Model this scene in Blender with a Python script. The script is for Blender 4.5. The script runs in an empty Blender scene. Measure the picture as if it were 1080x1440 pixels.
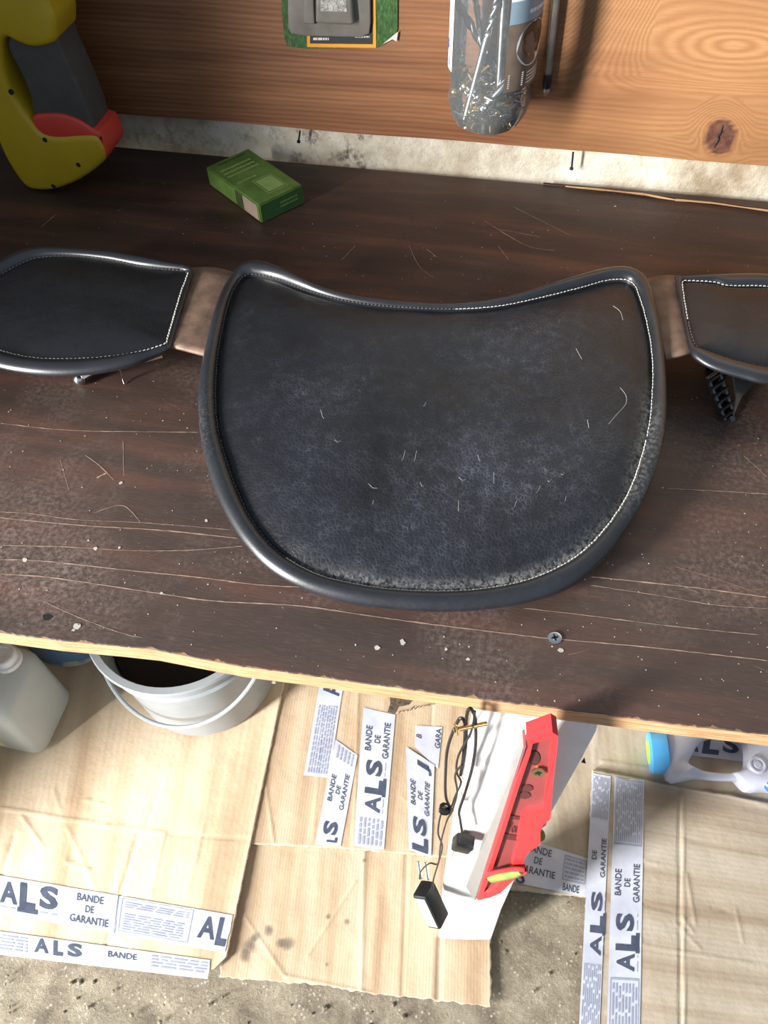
import bpy, bmesh, math, random
import numpy as np
from mathutils import Vector, Matrix, noise as mnoise
random.seed(7)
S = bpy.context.scene
COL = S.collection

# ------------------------------------------------------------ camera
FPX, CAM_H, FLOOR = 1082.0, 0.485, -0.80
def _n(a): return a / np.linalg.norm(a)
def _cd(u, v): return np.array([(u - 540) / FPX, -(v - 720) / FPX, -1.0])
UPC = -_n(_cd(572, 1510))
XC = _n(np.cross(np.cross(_cd(160, 160), _cd(1080, 235)), UPC)); XC *= np.sign(XC[0])
YC = np.cross(UPC, XC)
R = np.array([XC, YC, UPC])
C0 = np.array([0, 0, CAM_H])
def PZ(u, v, z=0.0):
    d = R @ _cd(u, v); return Vector(C0 + d * (z - CAM_H) / d[2])
def PY(u, v, y):
    d = R @ _cd(u, v); return Vector(C0 + d * y / d[1])
cam_d = bpy.data.cameras.new('camera'); cam = bpy.data.objects.new('camera', cam_d); COL.objects.link(cam)
cam_d.sensor_fit = 'HORIZONTAL'; cam_d.sensor_width = 36.0; cam_d.lens = 36.0 * FPX / 1080.0
cam_d.clip_start = 0.02
M = Matrix([list(r) for r in R]).to_4x4(); M.translation = Vector(C0); cam.matrix_world = M
S.camera = cam

# ------------------------------------------------------------ light
S.view_settings.view_transform = 'Standard'; S.view_settings.look = 'None'
S.view_settings.gamma = 1.0; S.view_settings.use_curve_mapping = False
S.view_settings.exposure = 0.42
W = bpy.data.worlds.new('world'); S.world = W; W.use_nodes = True
W.node_tree.nodes['Background'].inputs[0].default_value = (0.68, 0.84, 1.0, 1)
W.node_tree.nodes['Background'].inputs[1].default_value = 0.33
def area(name, loc, target, sx, sy, power, col):
    L = bpy.data.lights.new(name, 'AREA'); L.shape = 'RECTANGLE'; L.size = sx; L.size_y = sy
    L.energy = power; L.color = col
    o = bpy.data.objects.new(name, L); COL.objects.link(o); o.location = loc
    o.rotation_euler = (Vector(target) - Vector(loc)).to_track_quat('-Z', 'Y').to_euler()
    return o
area('doorway_daylight', (-2.35, -1.75, 0.55), (0.0, 0.5, -0.2), 0.46, 2.0, 350, (1.0, 0.98, 0.95))

# ------------------------------------------------------------ helpers
def link(name, me, mat=None, parent=None):
    o = bpy.data.objects.new(name, me); COL.objects.link(o)
    if mat is not None:
        for m in (mat if isinstance(mat, (list, tuple)) else [mat]): me.materials.append(m)
    if parent is not None: o.parent = parent
    return o
def mesh(name, vs, fs, mat=None, parent=None, smooth=False):
    me = bpy.data.meshes.new(name); me.from_pydata([tuple(v) for v in vs], [], fs); me.update()
    if smooth: me.shade_smooth()
    return link(name, me, mat, parent)
def bmobj(name, bm, mat=None, parent=None, smooth=False):
    me = bpy.data.meshes.new(name); bm.normal_update(); bm.to_mesh(me); bm.free()
    if smooth:
        me.shade_smooth()
        try: me.set_sharp_from_angle(angle=math.radians(38))
        except Exception: pass
    return link(name, me, mat, parent)
def tag(o, label, cat=None, group=None, kind=None):
    if label: o['label'] = label
    if cat: o['category'] = cat
    if group: o['group'] = group
    if kind: o['kind'] = kind
    return o
def thing(name, label, cat, loc=(0, 0, 0), group=None):
    o = bpy.data.objects.new(name, None); COL.objects.link(o); o.location = loc; o.empty_display_size = .02
    return tag(o, label, cat, group)
def catmull(pts, sub=4, closed=True):
    pts = [Vector(p) for p in pts]; n = len(pts); out = []
    rng = n if closed else n - 1
    for i in range(rng):
        if closed: p0, p1, p2, p3 = pts[i-1], pts[i], pts[(i+1) % n], pts[(i+2) % n]
        else: p0, p1, p2, p3 = pts[max(i-1, 0)], pts[i], pts[i+1], pts[min(i+2, n-1)]
        for k in range(sub):
            t = k / sub
            out.append(0.5*((2*p1)+(p2-p0)*t+(2*p0-5*p1+4*p2-p3)*t*t+(3*p1-p0-3*p2+p3)*t**3))
    if not closed: out.append(pts[-1])
    return out
def add_tube(bm, pts, r, seg=8, cap=True):
    pts = [Vector(p) for p in pts]; rings = []; up = Vector((0.13, 0.27, 0.95))
    rr = r if isinstance(r, (list, tuple)) else [r]*len(pts)
    pn = None
    for i, p in enumerate(pts):
        t = (pts[min(i+1, len(pts)-1)] - pts[max(i-1, 0)])
        t = t.normalized() if t.length > 1e-9 else Vector((0, 0, 1))
        if pn is None:
            a = t.cross(up)
            if a.length < 1e-3: a = t.cross(Vector((1, 0, 0)))
        else: a = pn - t*pn.dot(t)
        a.normalize(); pn = a; b = t.cross(a)
        rings.append([bm.verts.new(p + (a*math.cos(k*2*math.pi/seg)+b*math.sin(k*2*math.pi/seg))*rr[i]) for k in range(seg)])
    for i in range(len(rings)-1):
        for k in range(seg):
            bm.faces.new((rings[i][k], rings[i][(k+1) % seg], rings[i+1][(k+1) % seg], rings[i+1][k]))
    if cap:
        bm.faces.new(rings[0][::-1]); bm.faces.new(rings[-1])
def tube(name, pts, r, mat, parent=None, seg=8):
    bm = bmesh.new(); add_tube(bm, pts, r, seg); return bmobj(name, bm, mat, parent, True)
def add_box(bm, c, s, rot=None, bevel=0):
    g = bmesh.ops.create_cube(bm, size=1.0); vs = g['verts']
    bmesh.ops.scale(bm, vec=s, verts=vs)
    if bevel:
        es = list({e for v in vs for e in v.link_edges})
        r_ = bmesh.ops.bevel(bm, geom=es, offset=bevel, segments=2, affect='EDGES', profile=.5)
        vs = list({v for f in r_['faces'] for v in f.verts} | {v for v in vs if v.is_valid})
    if rot is not None: bmesh.ops.rotate(bm, cent=(0, 0, 0), matrix=rot, verts=vs)
    bmesh.ops.translate(bm, vec=c, verts=vs)
def lathe(bm, prof, cx=0, cy=0, seg=32, mat=None, closed=False):
    rings = []
    for r, z in prof:
        rings.append([bm.verts.new((cx+r*math.cos(k*2*math.pi/seg), cy+r*math.sin(k*2*math.pi/seg), z)) for k in range(seg)])
    for i in range(len(rings)-1):
        for k in range(seg):
            bm.faces.new((rings[i][k], rings[i][(k+1) % seg], rings[i+1][(k+1) % seg], rings[i+1][k]))
    return rings
def extrude_poly(name, pts, vec, mat, parent=None, bevel=0, seg=3, smooth=True):
    """closed polygon (3-D points in one plane) extruded by vec, with rounded rims"""
    bm = bmesh.new(); vs = [bm.verts.new(p) for p in pts]; f = bm.faces.new(vs)
    r_ = bmesh.ops.extrude_face_region(bm, geom=[f]); nv = [g for g in r_['geom'] if isinstance(g, bmesh.types.BMVert)]
    bmesh.ops.translate(bm, vec=vec, verts=nv)
    bmesh.ops.recalc_face_normals(bm, faces=bm.faces[:])
    if bevel:
        caps = [ff for ff in bm.faces if len(ff.verts) > 4 or len(pts) <= 4]
        vn = Vector(vec).normalized()
        es = [e for e in bm.edges if abs((e.verts[0].co-e.verts[1].co).normalized().dot(vn)) < .5]
        bmesh.ops.bevel(bm, geom=es, offset=bevel, segments=seg, affect='EDGES', profile=.5, clamp_overlap=True)
    bmesh.ops.triangulate(bm, faces=[ff for ff in bm.faces if len(ff.verts) > 4])
    return bmobj(name, bm, mat, parent, smooth)

# ------------------------------------------------------------ materials
class NT:
    def __init__(s, name):
        s.m = bpy.data.materials.new(name); s.m.use_nodes = True; s.t = s.m.node_tree; s.N = s.t.nodes; s.L = s.t.links
        s.b = s.N['Principled BSDF']; s.out = s.N['Material Output']
    def n(s, typ, **kw):
        nd = s.N.new(typ)
        for k, v in kw.items():
            if k.startswith('i_'): s.set(nd.inputs[k[2:].replace('_', ' ')], v)
            else: setattr(nd, k, v)
        return nd
    def set(s, sock, v):
        if isinstance(v, bpy.types.NodeSocket): s.L.new(v, sock)
        else: sock.default_value = v
    def P(s, **kw):
        for k, v in kw.items(): s.set(s.b.inputs[k.replace('_', ' ')], v)
    def coord(s, kind='Object', scale=(1, 1, 1)):
        tc = s.n('ShaderNodeTexCoord'); mp = s.n('ShaderNodeMapping'); mp.inputs['Scale'].default_value = scale
        s.L.new(tc.outputs[kind], mp.inputs['Vector']); return mp.outputs[0]
    def noise(s, vec, scale, detail=4, rough=.55, dist=0):
        nd = s.n('ShaderNodeTexNoise'); s.L.new(vec, nd.inputs['Vector']); nd.inputs['Scale'].default_value = scale
        nd.inputs['Detail'].default_value = detail; nd.inputs['Roughness'].default_value = rough; nd.inputs['Distortion'].default_value = dist
        return nd.outputs['Fac']
    def vor(s, vec, scale, feature='F1'):
        nd = s.n('ShaderNodeTexVoronoi'); nd.feature = feature; s.L.new(vec, nd.inputs['Vector']); nd.inputs['Scale'].default_value = scale
        return nd.outputs['Distance']
    def ramp(s, fac, stops, interp='LINEAR'):
        nd = s.n('ShaderNodeValToRGB'); s.L.new(fac, nd.inputs[0]); cr = nd.color_ramp; cr.interpolation = interp
        while len(cr.elements) < len(stops): cr.elements.new(.5)
        for e, (p, c) in zip(cr.elements, stops):
            e.position = p; e.color = tuple(c)+(1,) if len(c) == 3 else c
        return nd.outputs[0]
    def r(s, fac, a, b):
        nd = s.n('ShaderNodeMapRange'); s.L.new(fac, nd.inputs[0]); nd.inputs[1].default_value = a; nd.inputs[2].default_value = b
        return nd.outputs[0]
    def math(s, op, a, b=None):
        nd = s.n('ShaderNodeMath', operation=op); s.set(nd.inputs[0], a)
        if b is not None: s.set(nd.inputs[1], b)
        return nd.outputs[0]
    def mix(s, fac, a, b, blend='MIX'):
        nd = s.n('ShaderNodeMix', data_type='RGBA', blend_type=blend)
        s.set(nd.inputs[0], fac)
        for k, v in ((6, a), (7, b)):
            if isinstance(v, bpy.types.NodeSocket): s.L.new(v, nd.inputs[k])
            else: nd.inputs[k].default_value = tuple(v)+(1,) if len(v) == 3 else v
        return nd.outputs[2]
    def attr(s, name):
        nd = s.n('ShaderNodeAttribute'); nd.attribute_name = name; return nd
    def bump(s, h, strength=.3, dist=.001, prev=None):
        nd = s.n('ShaderNodeBump'); nd.inputs['Strength'].default_value = strength; nd.inputs['Distance'].default_value = dist
        s.L.new(h, nd.inputs['Height'])
        if prev is not None: s.L.new(prev, nd.inputs['Normal'])
        return nd.outputs[0]
def hexc(h):
    c = [int(h[i:i+2], 16)/255 for i in (0, 2, 4)]
    return tuple(x/12.92 if x <= .04045 else ((x+.055)/1.055)**2.4 for x in c)
def simple(name, col, rough=.5, metal=0, var=.12, scale=60, bump=.05, spec=.5, **kw):
    t = NT(name); v = t.coord()
    f = t.noise(v, scale, 3)
    c = t.ramp(f, [(.3, tuple(x*(1-var) for x in col)), (.7, tuple(min(1, x*(1+var)) for x in col))])
    t.P(Base_Color=c, Roughness=rough, Metallic=metal)
    t.b.inputs['Specular IOR Level'].default_value = spec
    if bump: t.P(Normal=t.bump(t.noise(v, scale*6, 2), bump, .0005))
    for k, x in kw.items(): t.P(**{k: x})
    return t.m

# dark film-faced top
t = NT('worktop_film'); v = t.coord()
vs = t.coord('Object', (1.0, 9.0, 1.0))
base = t.ramp(t.noise(vs, 4.0, 6, .6), [(.30, (.020, .0090, .006)), (.50, (.038, .017, .011)), (.66, (.085, .030, .016))])
patch = t.r(t.noise(v, 7.0, 5, .6), .46, .72)
fine = t.r(t.noise(v, 260, 4, .7), .42, .68)
dust = t.math('MULTIPLY', patch, fine)
# pale tint and streaks strengthen towards the front half
sep = t.n('ShaderNodeSeparateXYZ'); t.L.new(v, sep.inputs[0])
front = t.r(sep.outputs[1], .62, .30)
streak = t.r(t.noise(t.coord('Object', (30, 260, 1)), 3, 3, .6), .50, .75)
front_tint = t.math('MULTIPLY', t.math('ADD', t.math('MULTIPLY', dust, .55), .10), t.math('ADD', t.math('MULTIPLY', front, 1.0), .16))
c = t.mix(front_tint, base, (.42, .315, .27))
c = t.mix(t.math('MULTIPLY', t.math('MULTIPLY', streak, front), .12), c, (.30, .22, .18))
speck = t.r(t.vor(v, 190), .10, .04)
speckm = t.math('MULTIPLY', speck, t.r(t.noise(v, 25, 2), .50, .62))
c = t.mix(t.math('MULTIPLY', speckm, .35), c, (.45, .40, .36))
t.P(Base_Color=c, Roughness=t.ramp(t.noise(v, 14, 4), [(.3, (.42,)*3), (.7, (.60,)*3)]))
t.P(Normal=t.bump(t.noise(vs, 60, 4, .7), .22, .0008))
M_FILM = t.m

t = NT('ply_edge'); v = t.coord('Object', (1, 1, 1))
g = t.noise(t.coord('Object', (6, 6, 160)), 5, 4, .6)
c = t.ramp(g, [(.30, (.26, .13, .055)), (.5, (.46, .26, .125)), (.7, (.60, .39, .21))])
c = t.mix(t.r(t.noise(v, 40, 4), .55, .75), c, (.32, .18, .09))
t.P(Base_Color=c, Roughness=.7, Normal=t.bump(g, .4, .001)); M_PLY = t.m

# pine plank, grain follows a per-vertex field
t = NT('pine_plank'); v = t.coord()
a = t.attr('grain').outputs['Fac']; kn = t.attr('knot').outputs['Fac']; pale = t.attr('pale').outputs['Fac']
wob = t.math('MULTIPLY', t.noise(t.coord('Object', (5, 1, 40)), 2.2, 3, .5), .9)
ph = t.math('ADD', a, wob)
rings = t.math('ABSOLUTE', t.math('SINE', t.math('MULTIPLY', ph, 3.14159)))
rf = t.math('POWER', rings, 1.6)
gvar = t.noise(t.coord('Object', (1.4, 1, 26)), 3, 5, .6)
c1 = t.ramp(gvar, [(.3, (.135, .047, .018)), (.5, (.185, .070, .026)), (.72, (.25, .100, .040))])
c2 = t.ramp(gvar, [(.3, (.175, .065, .024)), (.7, (.29, .125, .052))])
c = t.mix(rf, c1, c2)
c = t.mix(t.math('MULTIPLY', pale, .60), c, (.56, .32, .14))
c = t.mix(t.math('MULTIPLY', t.math('MULTIPLY', pale, t.math('SUBTRACT', 1.0, rf)), .85), c, (.27, .11, .04))
fib = t.noise(t.coord('Object', (40, 1, 900)), 1.5, 3, .7)
c = t.mix(t.math('MULTIPLY', t.r(fib, .45, .75), .22), c, (.12, .045, .018))
kc = t.ramp(t.noise(v, 190, 4), [(.35, (.07, .027, .017)), (.65, (.15, .062, .038))])
c = t.mix(kn, c, kc)
t.P(Base_Color=c, Roughness=.50, Normal=t.bump(t.math('ADD', t.math('MULTIPLY', rf, .6), fib), .25, .0008)); M_PINE = t.m

# old limewashed wall
t = NT('limewash'); v = t.coord()
n1 = t.noise(v, 9, 5, .65)
c = t.ramp(n1, [(.34, (.36, .28, .19)), (.50, (.66, .60, .48)), (.64, (.80, .78, .70))])
dk = t.r(t.noise(t.coord('Object', (1, 1, .8)), 46, 6, .72), .52, .66)
st = t.attr('stain').outputs['Fac']
c = t.mix(t.math('MULTIPLY', dk, t.math('ADD', t.math('MULTIPLY', st, .85), .16)), c, (.10, .065, .05))
t.P(Base_Color=c, Roughness=.9, Normal=t.bump(t.noise(v, 60, 6, .7), .8, .004)); M_WALL = t.m

# leather
def leather(name, dust_sheen_amt):
    t = NT(name); v = t.coord()
    warp = t.n('ShaderNodeTexNoise'); t.L.new(v, warp.inputs['Vector']); warp.inputs['Scale'].default_value = 60
    add = t.n('ShaderNodeVectorMath', operation='MULTIPLY_ADD'); t.L.new(warp.outputs['Color'], add.inputs[0])
    add.inputs[1].default_value = (.008, .008, .008); t.L.new(v, add.inputs[2]); wv = add.outputs[0]
    e1 = t.vor(wv, 300, 'DISTANCE_TO_EDGE'); e2 = t.vor(wv, 520, 'DISTANCE_TO_EDGE')
    crack = t.math('MAXIMUM', t.r(e1, .10, .0), t.math('MULTIPLY', t.r(e2, .10, .0), .5))
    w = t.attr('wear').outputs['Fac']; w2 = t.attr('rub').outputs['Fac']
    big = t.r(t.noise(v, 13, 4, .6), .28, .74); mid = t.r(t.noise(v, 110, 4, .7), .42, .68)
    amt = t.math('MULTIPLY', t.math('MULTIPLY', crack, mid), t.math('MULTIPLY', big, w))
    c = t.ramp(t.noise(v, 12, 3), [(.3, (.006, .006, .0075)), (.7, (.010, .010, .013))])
    c = t.mix(t.math('MULTIPLY', t.math('MULTIPLY', big, w), .13*dust_sheen_amt), c, (.17, .20, .29))  # broad bluish tint paints the pad's reflected sheen into the colour
    c = t.mix(t.math('MULTIPLY', amt, .42*dust_sheen_amt), c, (.40, .43, .50))
    rubf = t.math('MULTIPLY', w2, t.r(t.noise(t.coord('Object', (1, 1, 1)), 330, 3, .7), .40, .60))
    c = t.mix(t.math('MULTIPLY', rubf, .80), c, (.50, .49, .46))
    bmp = t.bump(t.math('MULTIPLY', t.math('MINIMUM', e1, .30), t.math('ADD', t.math('MULTIPLY', w, .9), .12)), .60, .0015)
    bmp = t.bump(t.noise(v, 900, 2, .6), .10, .0004, bmp)
    bmp = t.bump(t.noise(v, 26, 3, .5), .25, .006, bmp)
    t.P(Base_Color=c, Roughness=t.ramp(t.noise(v, 40, 3), [(.3, (.34,)*3), (.7, (.46,)*3)]), Normal=bmp)
    t.b.inputs['Specular IOR Level'].default_value = .55
    return t.m
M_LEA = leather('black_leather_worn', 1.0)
t = NT('black_leather_binding'); v = t.coord(); w2 = t.attr('rub').outputs['Fac']
c = t.ramp(t.noise(v, 30, 3), [(.3, (.009, .010, .013)), (.7, (.016, .018, .023))])
c = t.mix(t.math('MULTIPLY', w2, t.math('MULTIPLY', t.r(t.noise(v, 330, 4, .8), .46, .62), .30)), c, (.34, .33, .31))
t.P(Base_Color=c, Roughness=.40, Normal=t.bump(t.noise(v, 500, 3, .6), .16, .0006)); t.b.inputs['Coat Weight'].default_value = .6; t.b.inputs['Coat Roughness'].default_value = .30; M_BIND = t.m
M_BROWN = simple('brown_leather', (.20, .125, .088), .55, 0, .35, 70, .35)
M_THREAD = simple('pale_thread', (.62, .60, .54), .8)
M_THREADG = simple('dark_grey_thread', (.085, .08, .075), .8)  # darker grey thread for the left seat seam and some pad seams
M_STEEL = simple('bright_steel', (.62, .62, .62), .22, 1, .15, 120, .05)
M_DSTEEL = simple('dark_steel', (.10, .10, .11), .32, 1, .2, 120, .1)
M_DRILL = simple('ground_steel', (.45, .45, .45), .30, 1, .3, 200, .1)
M_BRASS = simple('brass_plated', (.72, .55, .25), .30, 1, .2, 100, .1)
M_YEL = simple('yellow_plastic', (.50, .335, .012), .40, 0, .06, 40, .04)
M_GREY = simple('grey_rubber', (.070, .064, .058), .70, 0, .1, 80, .10)
M_RED = simple('red_plastic', (.66, .055, .035), .42, 0, .06, 40, .04)
M_REDL = simple('level_red_plastic', (.52, .026, .03), .40, 0, .05, 40, .03)
M_WEB = simple('level_web_plastic', (.20, .035, .035), .5, 0, .08, 40, .03)
M_BLACKP = simple('black_plastic', (.012, .012, .013), .40, 0, .15, 60, .05)
M_HOLE = simple('dark_recess', (.01, .009, .008), .9)
M_WHITEW = simple('white_painted_plaster', (.78, .76, .72), .75, 0, .06, 28, .6)
M_LETTER = simple('blue_black_print', (.055, .07, .115), .6, 0, .25, 90, 0)
M_FINEP = simple('faded_blue_print', (.30, .33, .44), .6, 0, .15, 90, 0)
M_LIGHTW = simple('white_plastic', (.80, .80, .80), .4)
M_BLUECAP = simple('light_blue_plastic', (.09, .42, .80), .35, 0, .05)
M_BLUEDK = simple('blue_plastic', (.03, .13, .48), .35, 0, .05)
M_LIME = simple('lime_sticker', (.42, .72, .05), .5, 0, .1)
M_PALEY = simple('pale_yellow_paper', (.80, .72, .36), .6, 0, .08)
M_ALU = simple('aluminium', (.62, .63, .64), .42, 1, .05, 30, .03)
M_VIAL = simple('green_vial', (.20, .27, .06), .2, 0, .2, 80, 0)
M_SCR = simple('bare_wood_scratch', (.40, .27, .20), .8, 0, .35, 160, 0)
M_FLECK = simple('pale_fleck', (.62, .56, .50), .8, 0, .2, 90, 0)
M_LINT = simple('lint_hair', (.48, .46, .42), .8, 0, .1, 90, 0)

# packing tape
t = NT('printed_tape'); v = t.coord()
c = t.ramp(t.noise(v, 30, 4), [(.3, (.47, .50, .60)), (.7, (.60, .63, .72))])
t.P(Base_Color=c, Roughness=.33, Normal=t.bump(t.noise(v, 90, 4, .6), .3, .001)); M_TAPE = t.m

# cardboard (u across flutes)
def cardboard(name, tint=(1, 1, 1), flute=140, bands=1.0):
    t = NT(name); uv = t.n('ShaderNodeUVMap').outputs[0]; v = t.coord()
    mp = t.n('ShaderNodeMapping'); mp.inputs['Scale'].default_value = (7, .35, 1); t.L.new(uv, mp.inputs[0])
    b = t.noise(mp.outputs[0], 1.6, 3, .5, .1)
    k = lambda a: tuple(x*y for x, y in zip(a, tint))
    c = t.ramp(b, [(.34, k((.42, .285, .175))), (.48, k((.57, .42, .275))), (.60, k((.64, .49, .34)))])
    c = t.mix(t.math('MULTIPLY', t.r(t.noise(v, 6, 4), .42, .7), .30*bands), c, k((.40, .27, .16)))
    c = t.mix(t.math('MULTIPLY', t.r(t.noise(v, 110, 4, .6), .5, .8), .16), c, k((.30, .19, .11)))
    w = t.n('ShaderNodeTexWave'); w.wave_type = 'BANDS'; w.bands_direction = 'X'; w.inputs['Scale'].default_value = flute/6.28*1.0
    w.inputs['Distortion'].default_value = .5; t.L.new(uv, w.inputs['Vector'])
    st = t.attr('stain').outputs['Fac']
    c = t.mix(t.math('MULTIPLY', st, .7), c, (.035, .035, .04))
    bm_ = t.bump(w.outputs['Fac'], .10, .0008); bm_ = t.bump(t.noise(v, 35, 5, .6), .35, .004, bm_)
    t.P(Base_Color=c, Roughness=.82, Normal=bm_); return t.m
M_CARD = cardboard('cardboard_light', (1.16, 1.22, 1.27))
M_CARD2 = cardboard('cardboard_tan', (.94, .97, 1.0), 170)
M_CARD3 = cardboard('cardboard_greyish', (.78, .90, 1.05), 120)
t = NT('corrugated_edge'); g = t.noise(t.coord('Object', (400, 400, 50)), 1, 2)
t.P(Base_Color=t.ramp(g, [(.4, (.20, .13, .08)), (.6, (.62, .50, .36))]), Roughness=.9); M_CEDGE = t.m

# concrete floor
t = NT('rough_concrete'); v = t.coord()
c = t.ramp(t.noise(v, 18, 8, .7), [(.30, (.16, .13, .095)), (.5, (.33, .28, .205)), (.7, (.47, .42, .32))])
sp = t.vor(v, 150)
c = t.mix(t.math('MULTIPLY', t.r(sp, .35, .12), t.r(t.noise(v, 60, 3), .45, .6)), c, (.60, .56, .45))
c = t.mix(t.math('MULTIPLY', t.r(t.noise(v, 260, 4, .8), .56, .70), .6), c, (.08, .065, .045))
t.P(Base_Color=c, Roughness=.95, Normal=t.bump(t.noise(v, 120, 8, .8), .9, .006)); M_FLOOR = t.m

def translucent(name, col, trans=.35, rough=.35):
    t = NT(name); v = t.coord()
    c = t.ramp(t.noise(v, 12, 3), [(.3, tuple(x*.92 for x in col)), (.7, col)])
    t.P(Base_Color=c, Roughness=rough)
    tl = t.n('ShaderNodeBsdfTranslucent'); t.L.new(c, tl.inputs[0])
    mx = t.n('ShaderNodeMixShader'); mx.inputs[0].default_value = trans
    t.L.new(t.b.outputs[0], mx.inputs[1]); t.L.new(tl.outputs[0], mx.inputs[2]); t.L.new(mx.outputs[0], t.out.inputs[0])
    return t.m
M_JUG = translucent('milky_plastic', (.76, .79, .76))
M_LILAC = translucent('pale_lilac_plastic', (.66, .68, .80), .25)
M_BUCKET = simple('pale_grey_plastic', (.30, .325, .34), .40, 0, .08, 20, .05)
def clear(name, tint=(.93, .96, .97), haze=.05):
    t = NT(name); fr = t.n('ShaderNodeFresnel'); fr.inputs[0].default_value = 1.5
    tr = t.n('ShaderNodeBsdfTransparent'); tr.inputs[0].default_value = tint+(1,)
    gl = t.n('ShaderNodeBsdfGlossy'); gl.inputs['Roughness'].default_value = .04
    df = t.n('ShaderNodeBsdfDiffuse'); df.inputs[0].default_value = (.7, .75, .76, 1)
    m1 = t.n('ShaderNodeMixShader'); m2 = t.n('ShaderNodeMixShader'); m2.inputs[0].default_value = haze
    v = t.coord(); t.L.new(t.bump(t.noise(v, 25, 2), .4, .004), gl.inputs['Normal'])
    t.L.new(fr.outputs[0], m1.inputs[0]); t.L.new(tr.outputs[0], m1.inputs[1]); t.L.new(gl.outputs[0], m1.inputs[2])
    t.L.new(m1.outputs[0], m2.inputs[1]); t.L.new(df.outputs[0], m2.inputs[2]); t.L.new(m2.outputs[0], t.out.inputs[0])
    return t.m
M_CLEAR = clear('clear_plastic', (.95, .97, .98), .085)
M_CLEAR2 = clear('clear_blister', (.95, .95, .95), .08)

# ------------------------------------------------------------ lettering
_cache = {}
def text_geo(s, bold=0.0):
    key = (s, bold)
    if key in _cache: return _cache[key]
    cu = bpy.data.curves.new('t', 'FONT'); cu.body = s; cu.size = 1.0; cu.offset = bold; cu.resolution_u = 3; cu.fill_mode = 'FRONT' if hasattr(cu, 'fill_mode') else cu.fill_mode
    o = bpy.data.objects.new('t', cu); COL.objects.link(o)
    dg = bpy.context.evaluated_depsgraph_get(); dg.update()
    me = bpy.data.meshes.new_from_object(o.evaluated_get(dg))
    vs = [(v.co.x, v.co.y) for v in me.vertices]; fs = [tuple(p.vertices) for p in me.polygons]
    bpy.data.objects.remove(o); bpy.data.curves.remove(cu); bpy.data.meshes.remove(me)
    x0 = min(v[0] for v in vs); x1 = max(v[0] for v in vs); y0 = min(v[1] for v in vs); y1 = max(v[1] for v in vs)
    vs = [((x-x0)/(x1-x0), (y-y0)/(y1-y0)) for x, y in vs]
    _cache[key] = (vs, fs); return _cache[key]
class Print:
    """flat print on a patch: items in (s,t) 0..1, mapped by fn(s,t)->Vector"""
    def __init__(s): s.v = []; s.f = []; s.m = []
    def geo(s, vs, fs, mi=0):
        k = len(s.v); s.v += vs; s.f += [tuple(i+k for i in f) for f in fs]; s.m += [mi]*len(fs)
    def text(s, st, s0, t0, w, h, bold=0.0, mi=0):
        vs, fs = text_geo(st, bold); s.geo([(s0+x*w, t0+y*h) for x, y in vs], fs, mi)
    def rect(s, s0, t0, s1, t1, mi=0): s.geo([(s0, t0), (s1, t0), (s1, t1), (s0, t1)], [(0, 1, 2, 3)], mi)
    def frame(s, s0, t0, s1, t1, ws, wt, mi=0):
        s.rect(s0, t0, s1, t0+wt, mi); s.rect(s0, t1-wt, s1, t1, mi); s.rect(s0, t0+wt, s0+ws, t1-wt, mi); s.rect(s1-ws, t0+wt, s1, t1-wt, mi)
    def small(s, s0, t0, s1, t1, rows, mi=1, seed=1):
        rd = random.Random(seed); dt = (t1-t0)/rows
        for r_ in range(rows):
            x = s0
            while x < s1-1e-6:
                w = rd.uniform(.025, .07)*1.0; e = min(x+w, s1)
                s.rect(x, t0+dt*(r_+.22), e, t0+dt*(r_+.70), mi); x = e+.010
    def als(s, s0, s1, ta=.12, tb=.92):
        w = (s1-s0); h = tb-ta
        s.text('A', s0, ta+.18*h, w*.30, h*.72, .03); s.text('L', s0+.34*w, ta+.10*h, w*.27, h*.86, .06)
        s.text('S', s0+.68*w, ta+.22*h, w*.31, h*.76, .04)
        s.rect(s0+.31*w, ta-.02*h, s0+.66*w, ta+.13*h, 0); s.small(s0, ta+.03*h, s0+.28*w, ta+.08*h, 1); s.small(s0+.7*w, ta+.06*h, s0+w, ta+.11*h, 1)
    def bande(s, s0, s1, t0=.12, t1=.90, cut=None):
        h = (t1-t0); w = s1-s0
        s.text('BANDE', s0+.14*w, t0+.72*h, w*.68, h*.24, .012); s.text('DE', s0+.38*w, t0+.38*h, w*.22, h*.22, .012)
        s.text('GARANTIE', s0, t0+.02*h, w, h*.24, .012)
    def build(s, name, fn, parent, mats):
        me = bpy.data.meshes.new(name); me.from_pydata([tuple(fn(a, b)) for a, b in s.v], [], s.f); me.update()
        o = link(name, me, mats, parent)
        for p, mi in zip(me.polygons, s.m): p.material_index = mi
        return o

# ============================================================ SETTING
# floor: a rough slab
nx, ny = 260, 220; x0, x1, y0, y1 = -1.3, 1.3, -.6, 1.2
vs = []
for j in range(ny+1):
    for i in range(nx+1):
        x = x0+(x1-x0)*i/nx; y = y0+(y1-y0)*j/ny
        z = mnoise.fractal(Vector((x*14, y*14, 0)), .9, 2.1, 5)*.0035
        z -= .010*math.exp(-(((x+.60)/.05)**2+((y-.02)/.03)**2)) + .009*math.exp(-(((x+.38)/.06)**2+((y-.0)/.02)**2))
        vs.append((x, y, FLOOR-.006+min(z, .004)))
fs = [(j*(nx+1)+i, j*(nx+1)+i+1, (j+1)*(nx+1)+i+1, (j+1)*(nx+1)+i) for j in range(ny) for i in range(nx)]
floor = mesh('floor', vs, fs, M_FLOOR, smooth=True); floor['kind'] = 'structure'
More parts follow.
